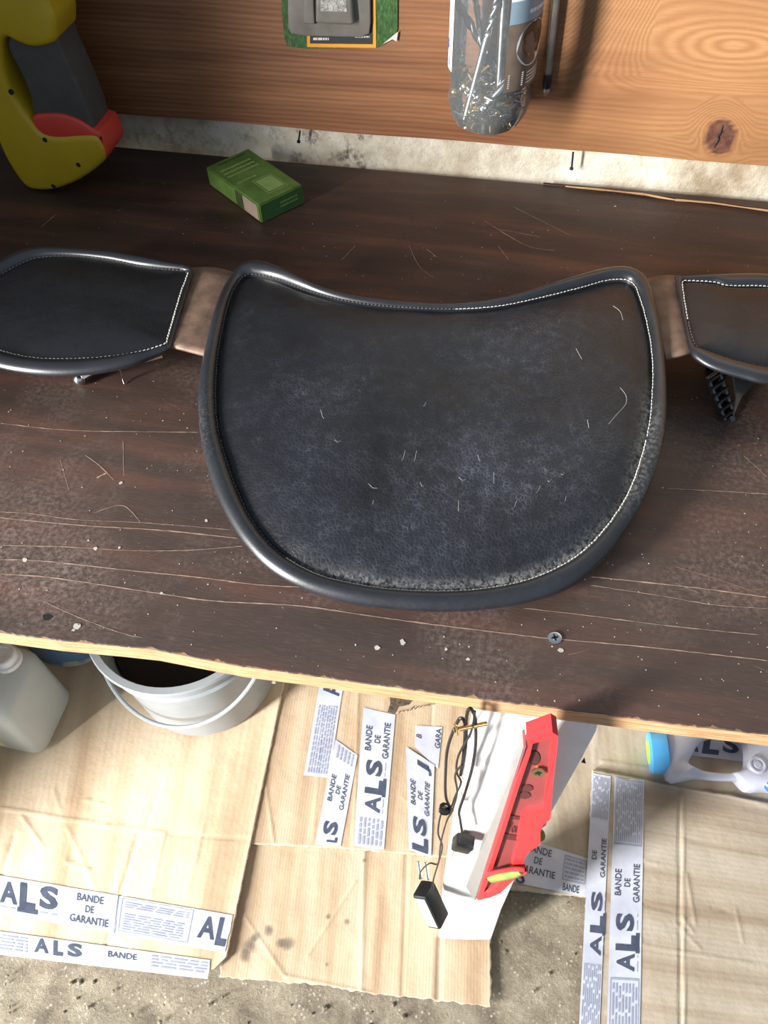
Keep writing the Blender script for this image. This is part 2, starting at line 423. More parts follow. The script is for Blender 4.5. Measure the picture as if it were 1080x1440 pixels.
# loose grit and straw on the floor
bm = bmesh.new(); rd = random.Random(3)
for k in range(260):
    x = rd.uniform(-.8, .5); y = rd.uniform(-.05, .3); r_ = rd.uniform(.0012, .004)
    g = bmesh.ops.create_icosphere(bm, subdivisions=1, radius=r_)
    for v_ in g['verts']: v_.co = Vector((v_.co.x*rd.uniform(.7, 1.3)+x, v_.co.y+y, v_.co.z*.7+FLOOR-.004))
grit = bmobj('grit', bm, M_FLOOR, floor); grit['kind'] = 'stuff'; grit['label'] = 'loose grit on the concrete'

WALLY = .836
nx, nz = 200, 120; x0, x1, z0, z1 = -1.3, 1.1, -.82, .62
vs = []; stain = []
for j in range(nz+1):
    for i in range(nx+1):
        x = x0+(x1-x0)*i/nx; z = z0+(z1-z0)*j/nz
        vs.append((x, WALLY+.002*mnoise.fractal(Vector((x*12, z*12, 3)), .9, 2, 4), z))
        s_ = max(0, 1-abs(x+.30)/.17) if x > -.30 else max(.35, 1-abs(x+.30)/.30)
        stain.append(min(1, 1.5*math.exp(-((x+.235)/.045)**2)+.45*max(0, min(1, (-.28-x)/.2+.5))))
fs = [(j*(nx+1)+i, j*(nx+1)+i+1, (j+1)*(nx+1)+i+1, (j+1)*(nx+1)+i) for j in range(nz) for i in range(nx)]
wall = mesh('wall_back', vs, fs, M_WALL, smooth=True); wall['kind'] = 'structure'
wall.data.attributes.new('stain', 'FLOAT', 'POINT').data.foreach_set('value', stain)
# unseen wall added at the left to keep daylight off the upper left
bm = bmesh.new(); add_box(bm, (-1.16, .285, .1), (.12, 1.15, 1.9)); wl = bmobj('shade_wall_left', bm, M_WALL); wl['kind'] = 'structure'

# pine plank on the wall
PLY = .812
kn = PY(1013, 193, PLY); kx, kz = kn.x, kn.z
zb = PY(540, 190, PLY).z
nx, nz = 420, 150; x0, x1 = -1.05, .95; z0, z1 = zb, zb+.30
vs = []; A = []; K = []; P = []
for j in range(nz+1):
    for i in range(nx+1):
        x = x0+(x1-x0)*i/nx; z = z0+(z1-z0)*j/nz
        edge = .0016*mnoise.noise(Vector((x*7, 0, 5)))*(1-j/nz)
        vs.append((x, PLY, z+edge))
        dx, dz = x-kx, z-kz; cs, sn = math.cos(.5), math.sin(.5)
        du, dv = dx*cs+dz*sn, -dx*sn+dz*cs
        rr = math.hypot(du/.0145, dv/.019)
        zz = z-z0
        # grain lines bend round the knot
        sg = 1 if dz > -.002 else -1
        infl = math.exp(-(dx/.045)**2)*math.exp(-abs(dz)/.035)
        f = zz/.0052 + 3.0*sg*-infl*(.6) + 1.2*mnoise.noise(Vector((x*3.2, zz*10, 0))) 
        # cathedral figure, upper right
        cx, cz = kx-.015, kz+.085
        q = math.hypot((x-cx)/3.2, (z-cz)/1.0)
        wq = max(0, min(1, (x-(kx-.17))/.08))*max(0, min(1, (z-(kz+.022))/.03))
        f = f*(1-wq)+(q/.0062+.8*mnoise.noise(Vector((x*14, z*30, 2))))*wq if wq > 0 else f
        wk = max(0, min(1, (2.3-rr)/1.2))
        f = f*(1-wk)+wk*rr*2.2
        A.append(f); K.append(max(0, min(1, (1.02-rr)/.05)))
        P.append(max(0, min(1, (x-(kx-.22))/.16))*(.55+.45*mnoise.noise(Vector((x*9, z*22, 8))))+.10*max(0, mnoise.noise(Vector((x*2, z*14, 1)))))
nF = len(vs)
fs = [(j*(nx+1)+i, j*(nx+1)+i+1, (j+1)*(nx+1)+i+1, (j+1)*(nx+1)+i) for j in range(nz) for i in range(nx)]
# underside, ends and top down to the wall
for i in range(nx+1): vs.append((vs[i][0], WALLY-.0035, vs[i][2]+.001)); A.append(0); K.append(0); P.append(.2)
fs += [(i+1, i, nF+i, nF+i+1) for i in range(nx)]
k = len(vs)
for (x, z) in ((x0, z1), (x1, z1)): vs.append((x, WALLY-.0035, z)); A.append(0); K.append(0); P.append(.2)
tl, tr = nz*(nx+1), nz*(nx+1)+nx
fs += [(tl, tr, k+1, k), (0, tl, k, nF), (nx, nF+nx, k+1, tr)]
plank = mesh('plank', vs, fs, M_PINE, wall, smooth=False)
for nm, arr in (('grain', A), ('knot', K), ('pale', P)): plank.data.attributes.new(nm, 'FLOAT', 'POINT').data.foreach_set('value', arr)
plank['label'] = 'wide orange pine plank with a dark cracked knot'
# crack in the knot
ck = [PY(u, v_, PLY-.0004) for u, v_ in ((1017, 176), (1014, 186), (1010, 192), (1011, 196), (1007, 203), (1004, 208))]
tube('knot_crack', ck, [.0003, .0009, .0011, .0009, .0007, .0003], M_HOLE, wall, 5)
# nails under the plank
for (u, v_, ln) in ((806, 214, 22), (422, 184, 14)):
    a = PY(u, v_, WALLY-.012); b = PY(u-2, v_+ln, WALLY-.012)
    bm = bmesh.new(); add_tube(bm, [a, b], .0011, 8); add_tube(bm, [b, b+Vector((-.0002, 0, -.0018))], .0022, 8)
    bmobj('nail', bm, M_DSTEEL, wall, True)
# dark rail behind the top, shows at the right
# ============================================================ WORKBENCH
bench = thing('workbench', 'dark brown film-faced workbench with raw pale front edge and white leg', 'workbench', (0, .5, 0))
bench.location = (0, 0, 0)
fl_pts = [(-1150, 768), (0, 890), (75, 900), (160, 908), (215, 914), (335, 937), (420, 948), (540, 965), (700, 987), (830, 1003), (960, 1020), (1080, 1034), (1300, 1062), (2300, 1192)]
topf = [PZ(u, v_, 0) for u, v_ in fl_pts]
BACKY = .8235
core = []
bm = bmesh.new()
tv = [bm.verts.new((p.x, p.y+.0005, -.0012)) for p in topf]; bv = [bm.verts.new((p.x, p.y+.0005, -.0185)) for p in topf]
tb = [bm.verts.new((topf[-1].x, BACKY-.001, -.0012)), bm.verts.new((topf[0].x, BACKY-.001, -.0012))]
bb = [bm.verts.new((topf[-1].x, BACKY-.001, -.0185)), bm.verts.new((topf[0].x, BACKY-.001, -.0185))]
bm.faces.new(tv+tb); bm.faces.new((bv+bb)[::-1])
loop_t = tv+tb; loop_b = bv+bb
for i in range(len(loop_t)):
    j = (i+1) % len(loop_t); bm.faces.new((loop_t[j], loop_t[i], loop_b[i], loop_b[j]))
wt = bmobj('worktop', bm, M_PLY, bench); wt['label'] = 'plywood core with raw pale front edge'
# film layer with chipped front border
bm = bmesh.new(); N = 900; rd = random.Random(5)
fr_ = []
def lerp_front(x):
    for a, b in zip(topf[:-1], topf[1:]):
        if a.x <= x <= b.x: return a.y+(b.y-a.y)*(x-a.x)/(b.x-a.x)
    return topf[-1].y
XL, XR = topf[0].x, topf[-1].x
chips = [(rd.uniform(-.4, .25), rd.uniform(.0015, .006), rd.uniform(.0004, .0022)) for _ in range(34)]
for i in range(N+1):
    x = XL+.0001+(XR-XL-.0002)*i/N
    d = .0005+.0018*abs(mnoise.noise(Vector((x*60, 1, 1))))+.0015*max(0, mnoise.noise(Vector((x*220, 4, 1))))
    for cx, w_, dd in chips: d += dd*max(0, 1-abs(x-cx)/w_)
    fr_.append((x, lerp_front(x)+d))
ft = [bm.verts.new((x, y, 0)) for x, y in fr_]; fb = [bm.verts.new((x, y-.0004, -.0012)) for x, y in fr_]
bk = [bm.verts.new((x, BACKY, 0)) for x, y in fr_]
for i in range(N):
    bm.faces.new((ft[i], ft[i+1], bk[i+1], bk[i])); bm.faces.new((ft[i+1], ft[i], fb[i], fb[i+1]))
film = bmobj('veneer', bm, M_FILM, bench); film['label'] = 'dark brown film surface with scratches and dust'
# back strip that widens to the right
a0 = PZ(790, 258, .004); a1 = PZ(1080, 285, .004); b0 = PZ(790, 262, 0); b1 = PZ(1080, 297, 0)
dxy = (a1-a0).normalized()
ext = Vector((a1.x+.4, a1.y+.4*(a1.y-a0.y)/(a1.x-a0.x), 0))
pts = [Vector((a0.x-.02, BACKY+.0, 0)), Vector((b0.x, b0.y, 0)), Vector((b1.x, b1.y, 0)), Vector((b1.x+.95, b1.y-.004, 0)), Vector((b1.x+.95, BACKY+.002, 0))]
extrude_poly('back_strip', [p+Vector((0, 0, .0004)) for p in pts], Vector((0, 0, .0022)), M_FILM, bench, smooth=False)
bm = bmesh.new()
pp = [PZ(u, v_, .0028) for u, v_ in ((795, 262), (850, 267), (905, 273), (950, 281), (1000, 285), (1080, 296), (1120, 300))]
for a, b in zip(pp[:-1], pp[1:]):
    add_tube(bm, [a, (a+b)/2+Vector((0, .0006*rd.uniform(-1, 1), 0)), b], [rd.uniform(.0005, .0013) for _ in range(3)], 5)
ce = bmobj('chipped_edge', bm, M_PLY, bench); ce['label'] = 'bare chipped rim of the back strip'

# scratches
def ribbon(bm, pts, w, z=.0003):
    P_ = [PZ(u, v_, z) for u, v_ in pts]; P_ = catmull(P_, 12, False)
    prevs = None
    for i, p in enumerate(P_):
        t_ = (P_[min(i+1, len(P_)-1)]-P_[max(i-1, 0)]).normalized(); nrm = Vector((-t_.y, t_.x, 0))
        ww = w*(.35+.9*abs(mnoise.noise(Vector((p.x*90, p.y*90, w*1000)))))
        if i in (0, len(P_)-1): ww *= .1
        j = Vector((0, .0003*mnoise.noise(Vector((p.x*160, 7, 0))), 0))
        a, b = bm.verts.new(p+nrm*ww+j), bm.verts.new(p-nrm*ww+j)
        if prevs: bm.faces.new((prevs[1], b, a, prevs[0]))
        prevs = (a, b)
bm = bmesh.new()
for pts, w in [
    ([(0, 595), (60, 602), (120, 606), (200, 607), (279, 608)], .0005),
    ([(0, 728), (60, 734), (130, 740), (230, 746), (335, 757)], .0008),
    ([(0, 720), (40, 722), (110, 731), (200, 735), (325, 745)], .0004),
    ([(0, 767), (90, 769), (180, 774), (260, 774), (342, 768)], .0005),
    ([(0, 787), (60, 789), (180, 802), (280, 812), (360, 822), (430, 826)], .0007),
    ([(0, 807), (60, 811), (120, 819), (220, 834), (300, 845), (420, 852), (520, 866), (600, 877), (730, 893), (775, 898), (900, 909), (1000, 920), (1080, 929)], .0007),
    ([(830, 811), (900, 818), (990, 828), (1080, 840)], .0008),
    ([(830, 823), (930, 838), (1000, 850), (1080, 856)], .0005),
    ([(735, 855), (830, 866), (940, 880), (1068, 893)], .0005),
    ([(935, 687), (1000, 690), (1080, 695)], .0005),
    ([(60, 845), (110, 868), (170, 890), (200, 897)], .0004),
    ([(130, 722), (172, 711), (198, 735)], .0004),
    ([(950, 797), (1010, 815), (1060, 832)], .0003),
    ([(120, 640), (140, 655), (160, 675)], .0006), ([(136, 672), (152, 664)], .0012),
    ([(84, 645), (97, 690)], .0003), ([(173, 620), (174, 670)], .0003),
    ([(600, 350), (615, 362)], .0004), ([(700, 322), (760, 333)], .0003), ([(720, 290), (800, 330)], .0003), ([(950, 820), (985, 835)], .0004),
    ([(680, 310), (740, 345), (780, 352)], .0003), ([(575, 345), (590, 375), (610, 390)], .0003), ([(480, 366), (500, 345)], .0003),
    ([(57, 320), (78, 302)], .0004), ([(700, 345), (715, 365)], .0003), ([(1045, 640), (1080, 672)], .0004)]:
    ribbon(bm, pts, w)
rd = random.Random(11)
for k in range(34):
    u = rd.uniform(0, 1080); v_ = rd.uniform(300, 960); a = rd.uniform(-.5, .7); l_ = rd.uniform(8, 34)
    if 280 < u < 940 and 400 < v_ < 850: continue
    if v_ > 885+.13*u: continue
    ribbon(bm, [(u, v_), (u+l_*math.cos(a)*.5, v_+l_*math.sin(a)*.5+1), (u+l_*math.cos(a), v_+l_*math.sin(a))], .00012)
sc = bmobj('scratch_marks', bm, M_SCR, bench); sc['kind'] = 'stuff'; sc['label'] = 'long pale scratches in the dark film'
# flecks and lint
bm = bmesh.new()
def fleck(u, v_, r_, n_=7, z=.0004):
    p = PZ(u, v_, z); c_ = [bm.verts.new(p+Vector((r_*rd.uniform(.6, 1.3)*math.cos(6.283*k/n_), r_*rd.uniform(.6, 1.3)*math.sin(6.283*k/n_), 0))) for k in range(n_)]
    bm.faces.new(c_)
for u, v_, r_ in ((530, 910, .0028), (566, 903, .0030), (500, 907, .0010), (658, 927, .0018), (170, 679, .0022), (290, 732, .0020), (385, 960, .0018), (134, 772, .0025), (35, 787, .0032), (788, 914, .0030), (124, 760, .0012), (108, 880, .0035), (103, 886, .0020), (865, 290, .0016), (168, 770, .0015), (227, 834, .0016), (627, 913, .0016)):
    fleck(u, v_, r_*.72)
for k in range(620):
    u = rd.uniform(0, 1080); v_ = rd.uniform(235+.07*u, 885+.13*u)
    fleck(u, v_, rd.uniform(.0002, .0007)*(1 if v_ > 500 else .9), 5)
fk = bmobj('dust_flecks', bm, M_FLECK, bench); fk['kind'] = 'stuff'; fk['label'] = 'pale flecks and dust on the top'
# countersunk screw in the top
def screw_head(name, c, nrm, r_, mat, parent, length=0.0):
    bm = bmesh.new(); nseg = 20
    prof = [(0, -.15*r_), (.20*r_, -.10*r_), (.30*r_, .12*r_), (.75*r_, .22*r_), (r_, .12*r_), (r_, -.05*r_), (.45*r_, -.5*r_)]
    if length: prof += [(.40*r_, -.6*r_), (.40*r_, -length)]
    lathe(bm, prof, seg=nseg)
    for a in (0, math.pi/2):
        add_box(bm, (0, 0, .19*r_), (1.0*r_, .22*r_, .10*r_), Matrix.Rotation(a+.4, 3, 'Z'))
    q = Vector(nrm).to_track_quat('Z', 'Y').to_matrix()
    bmesh.ops.rotate(bm, cent=(0, 0, 0), matrix=q, verts=bm.verts[:]); bmesh.ops.translate(bm, vec=c, verts=bm.verts[:])
    o = bmobj(name, bm, [mat, M_HOLE], parent, True)
    n_ = len(o.data.polygons)
    for p in o.data.polygons[n_-12:]: p.material_index = 1
    return o
s_ = screw_head('screw', PZ(780, 897, .0008), (0, 0, 1), .0048, M_STEEL, bench); s_['label'] = 'cross-head screw in the bench top'
bm = bmesh.new(); p = PZ(66, 868, .0003)
bm.faces.new([bm.verts.new(p+Vector((.0035*math.cos(a)*(1+.3*math.sin(3*a)), .0026*math.sin(a), 0))) for a in [k*6.283/12 for k in range(12)]])
p = PZ(788, 912, .0003)
h_ = bmobj('screw_hole', bm, M_HOLE, bench); h_['label'] = 'empty dark screw hole'

# leg: rough white-painted plank
LT = [(668, 985, .212), (760, 1003, .212), (852, 1000, .212), (838, 1035, .209), (818, 1072, .206), (777, 1144, .200), (750, 1195, .194), (727, 1233, .191), (705, 1282, .186), (691, 1322, .182), (652, 1322, .181), (617, 1320, .180), (622, 1250, .184), (630, 1200, .187), (645, 1120, .194), (657, 1060, .200)]
lp = []
for u, v_, y in LT:
    p = PY(u, v_, y)
    if v_ < 1010: p.z = -.0187
    if v_ >= 1320: p = PZ(u, v_, FLOOR+.0125)
    lp.append(p)
leg = extrude_poly('leg', lp, Vector((0, .055, 0)), M_WHITEW, bench, bevel=.004, seg=2); leg['label'] = 'rough white-painted leg'
bm = bmesh.new()
bm.faces.new([bm.verts.new(PY(u, v_, .2045)) for u, v_ in ((817, 1072), (822, 1065), (824, 1074))])
# dents in the leg paint
for (u, v_, r_) in ((676, 1110, .006), (684, 1118, .005)):
    pass
o = bmobj('chip', bm, M_HOLE, leg)
sc1 = screw_head('screw', PY(641, 1026, .190), (-.75, -.35, .1), .0042, M_BRASS, leg, .022); sc1['label'] = 'brass screw the cable hangs from'

# ============================================================ CARDBOARD
def bil(q, s, t_): return q[0]*(1-s)*(1-t_)+q[1]*s*(1-t_)+q[2]*s*t_+q[3]*(1-s)*t_
def polyline_at(pts, f):
    ls = [0]
    for a, b in zip(pts[:-1], pts[1:]): ls.append(ls[-1]+(b-a).length)
    d = f*ls[-1]
    for i in range(len(pts)-1):
        if d <= ls[i+1] or i == len(pts)-2:
            return pts[i].lerp(pts[i+1], (d-ls[i])/max(1e-9, ls[i+1]-ls[i]))
def seg_dist(x, y, a, b):
    ax, ay, bx, by = a.x, a.y, b.x, b.y; L2 = (bx-ax)**2+(by-ay)**2
    t_ = max(0, min(1, ((x-ax)*(bx-ax)+(y-ay)*(by-ay))/L2)); return math.hypot(x-ax-t_*(bx-ax), y-ay-t_*(by-ay))
class Sheet:
    def __init__(s, label, top, bot, z, mat, ridges=(), n=(150, 110), jag=.0015, flutes_v=True, seed=0, amp=.0012, stains=(), thick=.004):
        s.z = FLOOR+z; s.seed = seed; s.amp = amp
        s.T = [PZ(u, v_, s.z) for u, v_ in top]; s.B = [PZ(u, v_, s.z) for u, v_ in bot]
        s.R = [(PZ(a[0], a[1], s.z), PZ(b[0], b[1], s.z), h, w) for a, b, h, w in ridges]
        st = [(PZ(u, v_, s.z), r_) for u, v_, r_ in stains]
        nu, nv = n; vs = []; SV = []; UV = []
        for j in range(nv+1):
            for i in range(nu+1):
                a = polyline_at(s.T, i/nu); b = polyline_at(s.B, i/nu); p = b.lerp(a, j/nv)
                if j in (0, nv): p = p+Vector((0, jag*mnoise.noise(Vector((p.x*90, seed, j))), 0))
                if i in (0, nu): p = p+Vector((jag*mnoise.noise(Vector((p.y*90, seed, i+9))), 0, 0))
                vs.append(Vector((p.x, p.y, s.h(p.x, p.y))))
                SV.append(min(1, sum(max(0, 1-(math.hypot(p.x-q.x, p.y-q.y)/r_)**2*(1+.8*mnoise.noise(Vector((p.x*70, p.y*70, 2))))) for q, r_ in st)))
                UV.append((i/nu, j/nv) if flutes_v else (j/nv, i/nu))
        nf = len(vs); W_ = nu+1
        fs = [(j*W_+i, j*W_+i+1, (j+1)*W_+i+1, (j+1)*W_+i) for j in range(nv) for i in range(nu)]
        ntop = len(fs)
        loop = [i for i in range(nu+1)]+[j*W_+nu for j in range(1, nv+1)]+[nv*W_+i for i in range(nu-1, -1, -1)]+[j*W_ for j in range(nv-1, 0, -1)]
        for k in loop: vs.append(vs[k]-Vector((0, 0, thick))); SV.append(0); UV.append(UV[k])
        m = len(loop)
        fs += [(loop[(k+1) % m], loop[k], nf+k, nf+(k+1) % m) for k in range(m)]
        s.o = mesh('cardboard_sheet', vs, fs, [mat, M_CEDGE], smooth=False)
        me = s.o.data
        for p in me.polygons:
            if p.index >= ntop: p.material_index = 1
            else: p.use_smooth = True
        me.attributes.new('stain', 'FLOAT', 'POINT').data.foreach_set('value', SV)
        uvl = me.uv_layers.new(name='UVMap')
        for l in me.loops: uvl.data[l.index].uv = UV[l.vertex_index]
        tag(s.o, label, 'cardboard', 'cardboard sheets on the floor')
    def h(s, x, y, k=1.0):
        z = s.z+s.amp*(mnoise.noise(Vector((x*9, y*9, s.seed)))+.4*mnoise.noise(Vector((x*24, y*24, s.seed+3))))
        for a, b, hh, w in s.R:
            d = seg_dist(x, y, a, b)
            if d < 3*w: z += hh*k*math.exp(-(d/w)**2)
        return z
    def tape(s, quad, items, label=None, zoff=.0011, n=(40, 5)):
        q = [PZ(u, v_, s.z+zoff) for u, v_ in quad]
        def at(a, b, e=0): p = bil(q, a, b); return Vector((p.x, p.y, s.h(p.x, p.y, .7)+zoff+e))
        nu, nv = n; vs = [at(i/nu+ (.004*mnoise.noise(Vector((j*2.1, 3, q[0].x*9))) if i in (0, nu) else 0), j/nv) for j in range(nv+1) for i in range(nu+1)]
        W_ = nu+1; fs = [(j*W_+i, j*W_+i+1, (j+1)*W_+i+1, (j+1)*W_+i) for j in range(nv) for i in range(nu)]
        o = mesh('packing_tape', vs, fs, M_TAPE, s.o, smooth=True)
        if label: o['label'] = label
        pr = Print(); items(pr)
        if pr.v: pr.build('lettering', lambda a, b: at(a, b, .0005), o, [M_LETTER, M_FINEP])
        return o

# (2) tan sheet under the leg, front middle
M2 = Sheet('tan cardboard sheet under the white leg, with dark oil spots', [(340, 1172), (480, 1186), (690, 1208)], [(308, 1374), (450, 1385), (520, 1397), (600, 1405), (691, 1416)], .0065, M_CARD2,
    ridges=[((512, 1190), (508, 1396), .0014, .003), ((572, 1196), (566, 1400), -.0016, .003), ((618, 1320), (616, 1408), -.0028, .004), ((500, 1240), (432, 1345), .0010, .002), ((345, 1290), (400, 1372), .0010, .002), ((400, 1372), (520, 1396), .0009, .002)],
    stains=[(352, 1330, .012), (378, 1308, .009), (404, 1328, .012), (345, 1345, .010), (488, 1296, .006), (462, 1289, .004), (395, 1325, .008), (512, 1210, .004), (360, 1318, .007), (460, 1356, .003)], seed=2, jag=.004, amp=.0010)
# (1) taped sheet at mid depth
M1 = Sheet('taped tan cardboard sheet behind the hanging cable, torn hole at back', [(398, 900), (500, 905), (700, 925)], [(347, 1187), (480, 1193), (626, 1206), (690, 1208)], .0118, M_CARD2,
    ridges=[((505, 930), (497, 1190), .0012, .002), ((610, 930), (600, 1195), -.0012, .002), ((372, 1095), (385, 1185), .0012, .002), ((380, 1035), (366, 1090), .001, .002), ((565, 1120), (612, 1155), .0008, .0015), ((460, 930), (440, 1180), .0006, .002)], seed=5)
# (0) big left sheet
LS = Sheet('large pale cardboard sheet at left, under the jug and bucket', [(-200, 850), (0, 870), (412, 905)], [(-260, 1280), (0, 1322), (60, 1338), (150, 1352), (240, 1362), (300, 1364), (319, 1345)], .0162, M_CARD,
    ridges=[((0, 1136), (150, 1161), .0016, .0018), ((150, 1161), (235, 1171), .0015, .0018), ((235, 1171), (350, 1181), -.0012, .0018), ((195, 1170), (145, 1340), -.0018, .0025), ((225, 1100), (205, 1165), -.0010, .002),
            ((30, 1147), (60, 1190), .0018, .0018), ((90, 1210), (127, 1225), .0020, .0016), ((95, 1165), (135, 1250), .0010, .003), ((75, 1110), (85, 1140), .0010, .002), ((120, 1125), (148, 1132), .0014, .0015),
            ((285, 1165), (262, 1260), .0009, .003), ((230, 1175), (212, 1260), .0010, .002), ((20, 1175), (0, 1235), -.0015, .004), ((160, 1312), (184, 1332), .0014, .0015)], n=(220, 160), seed=8, amp=.0018)
LS.tape([(-40, 1277), (316, 1340), (328, 1287), (-40, 1224)], lambda p: (p.als(.115, .345, .14, .94), p.bande(.395, .545, .10, .92), p.rect(.570, .0, .574, 1.0, 1), p.small(.60, .12, .83, .58, 7), p.small(.60, .70, .84, .88, 3), p.frame(.585, .08, .855, .95, .003, .012, 1),
    p.text('A', .885, .27, .065, .58, .03), p.text('L', .955, .15, .040, .74, .06)))
LS.tape([(-40, 1338), (292, 1377), (296, 1350), (-40, 1304)], lambda p: (p.small(.0, .2, .24, .9, 5), p.text('A', .27, .30, .06, .62, .03), p.text('L', .35, .26, .04, .66, .06), p.text('S', .41, .30, .06, .6, .04), p.text('BANDE', .58, .50, .12, .28, .012), p.small(.76, .25, .99, .9, 4)), zoff=.0012)
def vt(x0, x1, y0, y1, d=0): pass
M1.tape([(463, 1094), (485, 950), (452, 948), (427, 1090)], lambda p: (p.text('A', .78, .12, .13, .70, .03), p.small(.03, .10, .68, .90, 8)))
M1.tape([(479, 1190), (503, 1062), (472, 1040), (443, 1187)], lambda p: (p.text('S', .10, .25, .13, .56, .04), p.text('L', .03, .18, .05, .4, .05), p.bande(.36, .74, .15, .9), p.small(.84, .1, .97, .9, 5)))
M1.tape([(540, 1195), (556, 1005), (511, 995), (497, 1190)], lambda p: (p.small(.02, .08, .20, .9, 6), p.als(.24, .62, .12, .80), p.bande(.64, .92, .1, .9)))
M1.tape([(616, 1082), (622, 1022), (584, 1020), (583, 1050)], lambda p: (p.text('GARA', .45, .02, .5, .2, .012), p.text('B', .5, .75, .15, .2, .012)), zoff=.0012)
M1.tape([(606, 1206), (611, 1076), (571, 1050), (575, 1195)], lambda p: (p.text('L', .02, .15, .14, .70, .06), p.text('S', .18, .25, .17, .55, .04), p.bande(.40, .76, .12, .9), p.text('J', .84, .1, .10, .5, .04)), zoff=.0022)
hp_ = [PZ(u, v_, M1.z+.0008) for u, v_ in ((546, 965), (560, 975), (574, 970), (604, 974), (600, 982), (580, 984), (575, 991), (560, 994), (555, 1004), (545, 1001), (549, 988))]
th_ = mesh('torn_hole', hp_, [tuple(range(len(hp_)))], simple('torn_recess', (.10, .075, .055), .95, 0, .6, 160, .8), M1.o); th_['label'] = 'dark torn hole'
bm = bmesh.new(); rd = random.Random(8)
for k in range(9):
    a = PZ(558+6*k, 1003-1.5*k, M1.z+.0022); add_tube(bm, [a, a+Vector((.0035, rd.uniform(.001, .006), rd.uniform(-.0005, .001)))], [.0016, .0009], 6)
fb = bmobj('torn_fluting', bm, M_CEDGE, M1.o, True); fb['kind'] = 'stuff'
# sheet at the back right, half hidden by the leg
R2 = Sheet('creased cardboard sheet behind the white leg', [(640, 930), (900, 960), (1250, 990)], [(700, 1250), (826, 1262), (1250, 1300)], .0065, M_CARD3, ridges=[((840, 1000), (835, 1090), .0012, .003), ((845, 1070), (960, 1090), .0020, .002)], seed=12, flutes_v=True)
R2.tape([(700, 1236), (826, 1262), (830, 1208), (715, 1172)], lambda p: (p.bande(.20, .62, .25, .95), p.frame(.70, .30, .96, .92, .01, .03, 1), p.small(.72, .35, .94, .88, 5), p.text('A', .05, .05, .10, .3, .03), p.text('S', .2, .0, .1, .3, .03), p.text('BANDE', .72, .05, .18, .18, .012)), zoff=.0013)
R2.tape([(955, 1060), (1075, 1075), (1072, 1036), (965, 1022)], lambda p: (p.text('A', .02, .15, .2, .6, .03), p.text('L', .26, .12, .20, .70, .06), p.text('S', .5, .25, .2, .6, .04)), zoff=.0013)
# front right sheet
R1 = Sheet('grey-tan cardboard sheet at right with two long tape strips', [(833, 1082), (956, 1106), (1080, 1128), (1250, 1160)], [(810, 1560), (960, 1580), (1100, 1590), (1260, 1600)], .0140, M_CARD3,
    ridges=[((955, 1106), (957, 1580), -.0022, .0016), ((961, 1106), (963, 1580), .0016, .0012), ((975, 1105), (1080, 1133), .0018, .002), ((900, 1328), (1080, 1360), .0012, .0015), ((960, 1290), (975, 1312), .0014, .0015), ((950, 1298), (985, 1335), .0012, .0015), ((1000, 1275), (1025, 1282), -.0014, .001),
            ((966, 1230), (978, 1300), .0012, .002), ((1035, 1280), (1045, 1325), .0010, .0015), ((905, 1210), (925, 1215), .001, .002), ((965, 1180), (1080, 1202), -.0008, .002), ((900, 1270), (955, 1285), -.0008, .002)],
    n=(170, 150), seed=17, flutes_v=False, amp=.0012)
R1.tape([(838, 1560), (859, 1092), (833, 1086), (808, 1560)], lambda p: (p.small(.02, .06, .38, .94, 9), p.als(.405, .60, -.02, .74), p.text('DE', .70, .55, .03, .25, .012), p.text('GARANTIE', .645, .08, .13, .25, .012), p.small(.84, .06, .99, .94, 10)))
R1.tape([(898, 1560), (906, 1098), (864, 1092), (850, 1560)], lambda p: (p.frame(.08, .06, .345, .94, .006, .02, 1), p.small(.10, .10, .33, .90, 8), p.als(.365, .54, .08, .84), p.bande(.575, .70, .08, .92), p.frame(.76, .06, .995, .94, .006, .02, 1), p.small(.77, .10, .985, .92, 12)))
for o_, g_ in ((M2, 0),): pass

# ============================================================ HARNESS SADDLE
def polar(pts, c, n, sub=6, smooth=True):
    P_ = catmull([(a, b, 0) for a, b in pts], sub) if smooth else [Vector((a, b, 0)) for a, b in pts]
    cx, cy = c; out = []
    ang = [(math.atan2(p.y-cy, p.x-cx), p) for p in P_]
    for k in range(n):
        th = -math.pi+2*math.pi*(k+.5)/n; d = Vector((math.cos(th), math.sin(th), 0)); best = None
        for i in range(len(P_)):
            a, b = P_[i]-Vector((cx, cy, 0)), P_[(i+1) % len(P_)]-Vector((cx, cy, 0))
            e = b-a; den = d.x*e.y-d.y*e.x
            if abs(den) < 1e-9: continue
            t_ = (a.x*e.y-a.y*e.x)/den; u_ = (a.x*d.y-a.y*d.x)/den
            if t_ > 0 and -1e-6 <= u_ <= 1+1e-6 and (best is None or t_ > best): best = t_
        out.append((cx+d.x*best, cy+d.y*best))
    return out
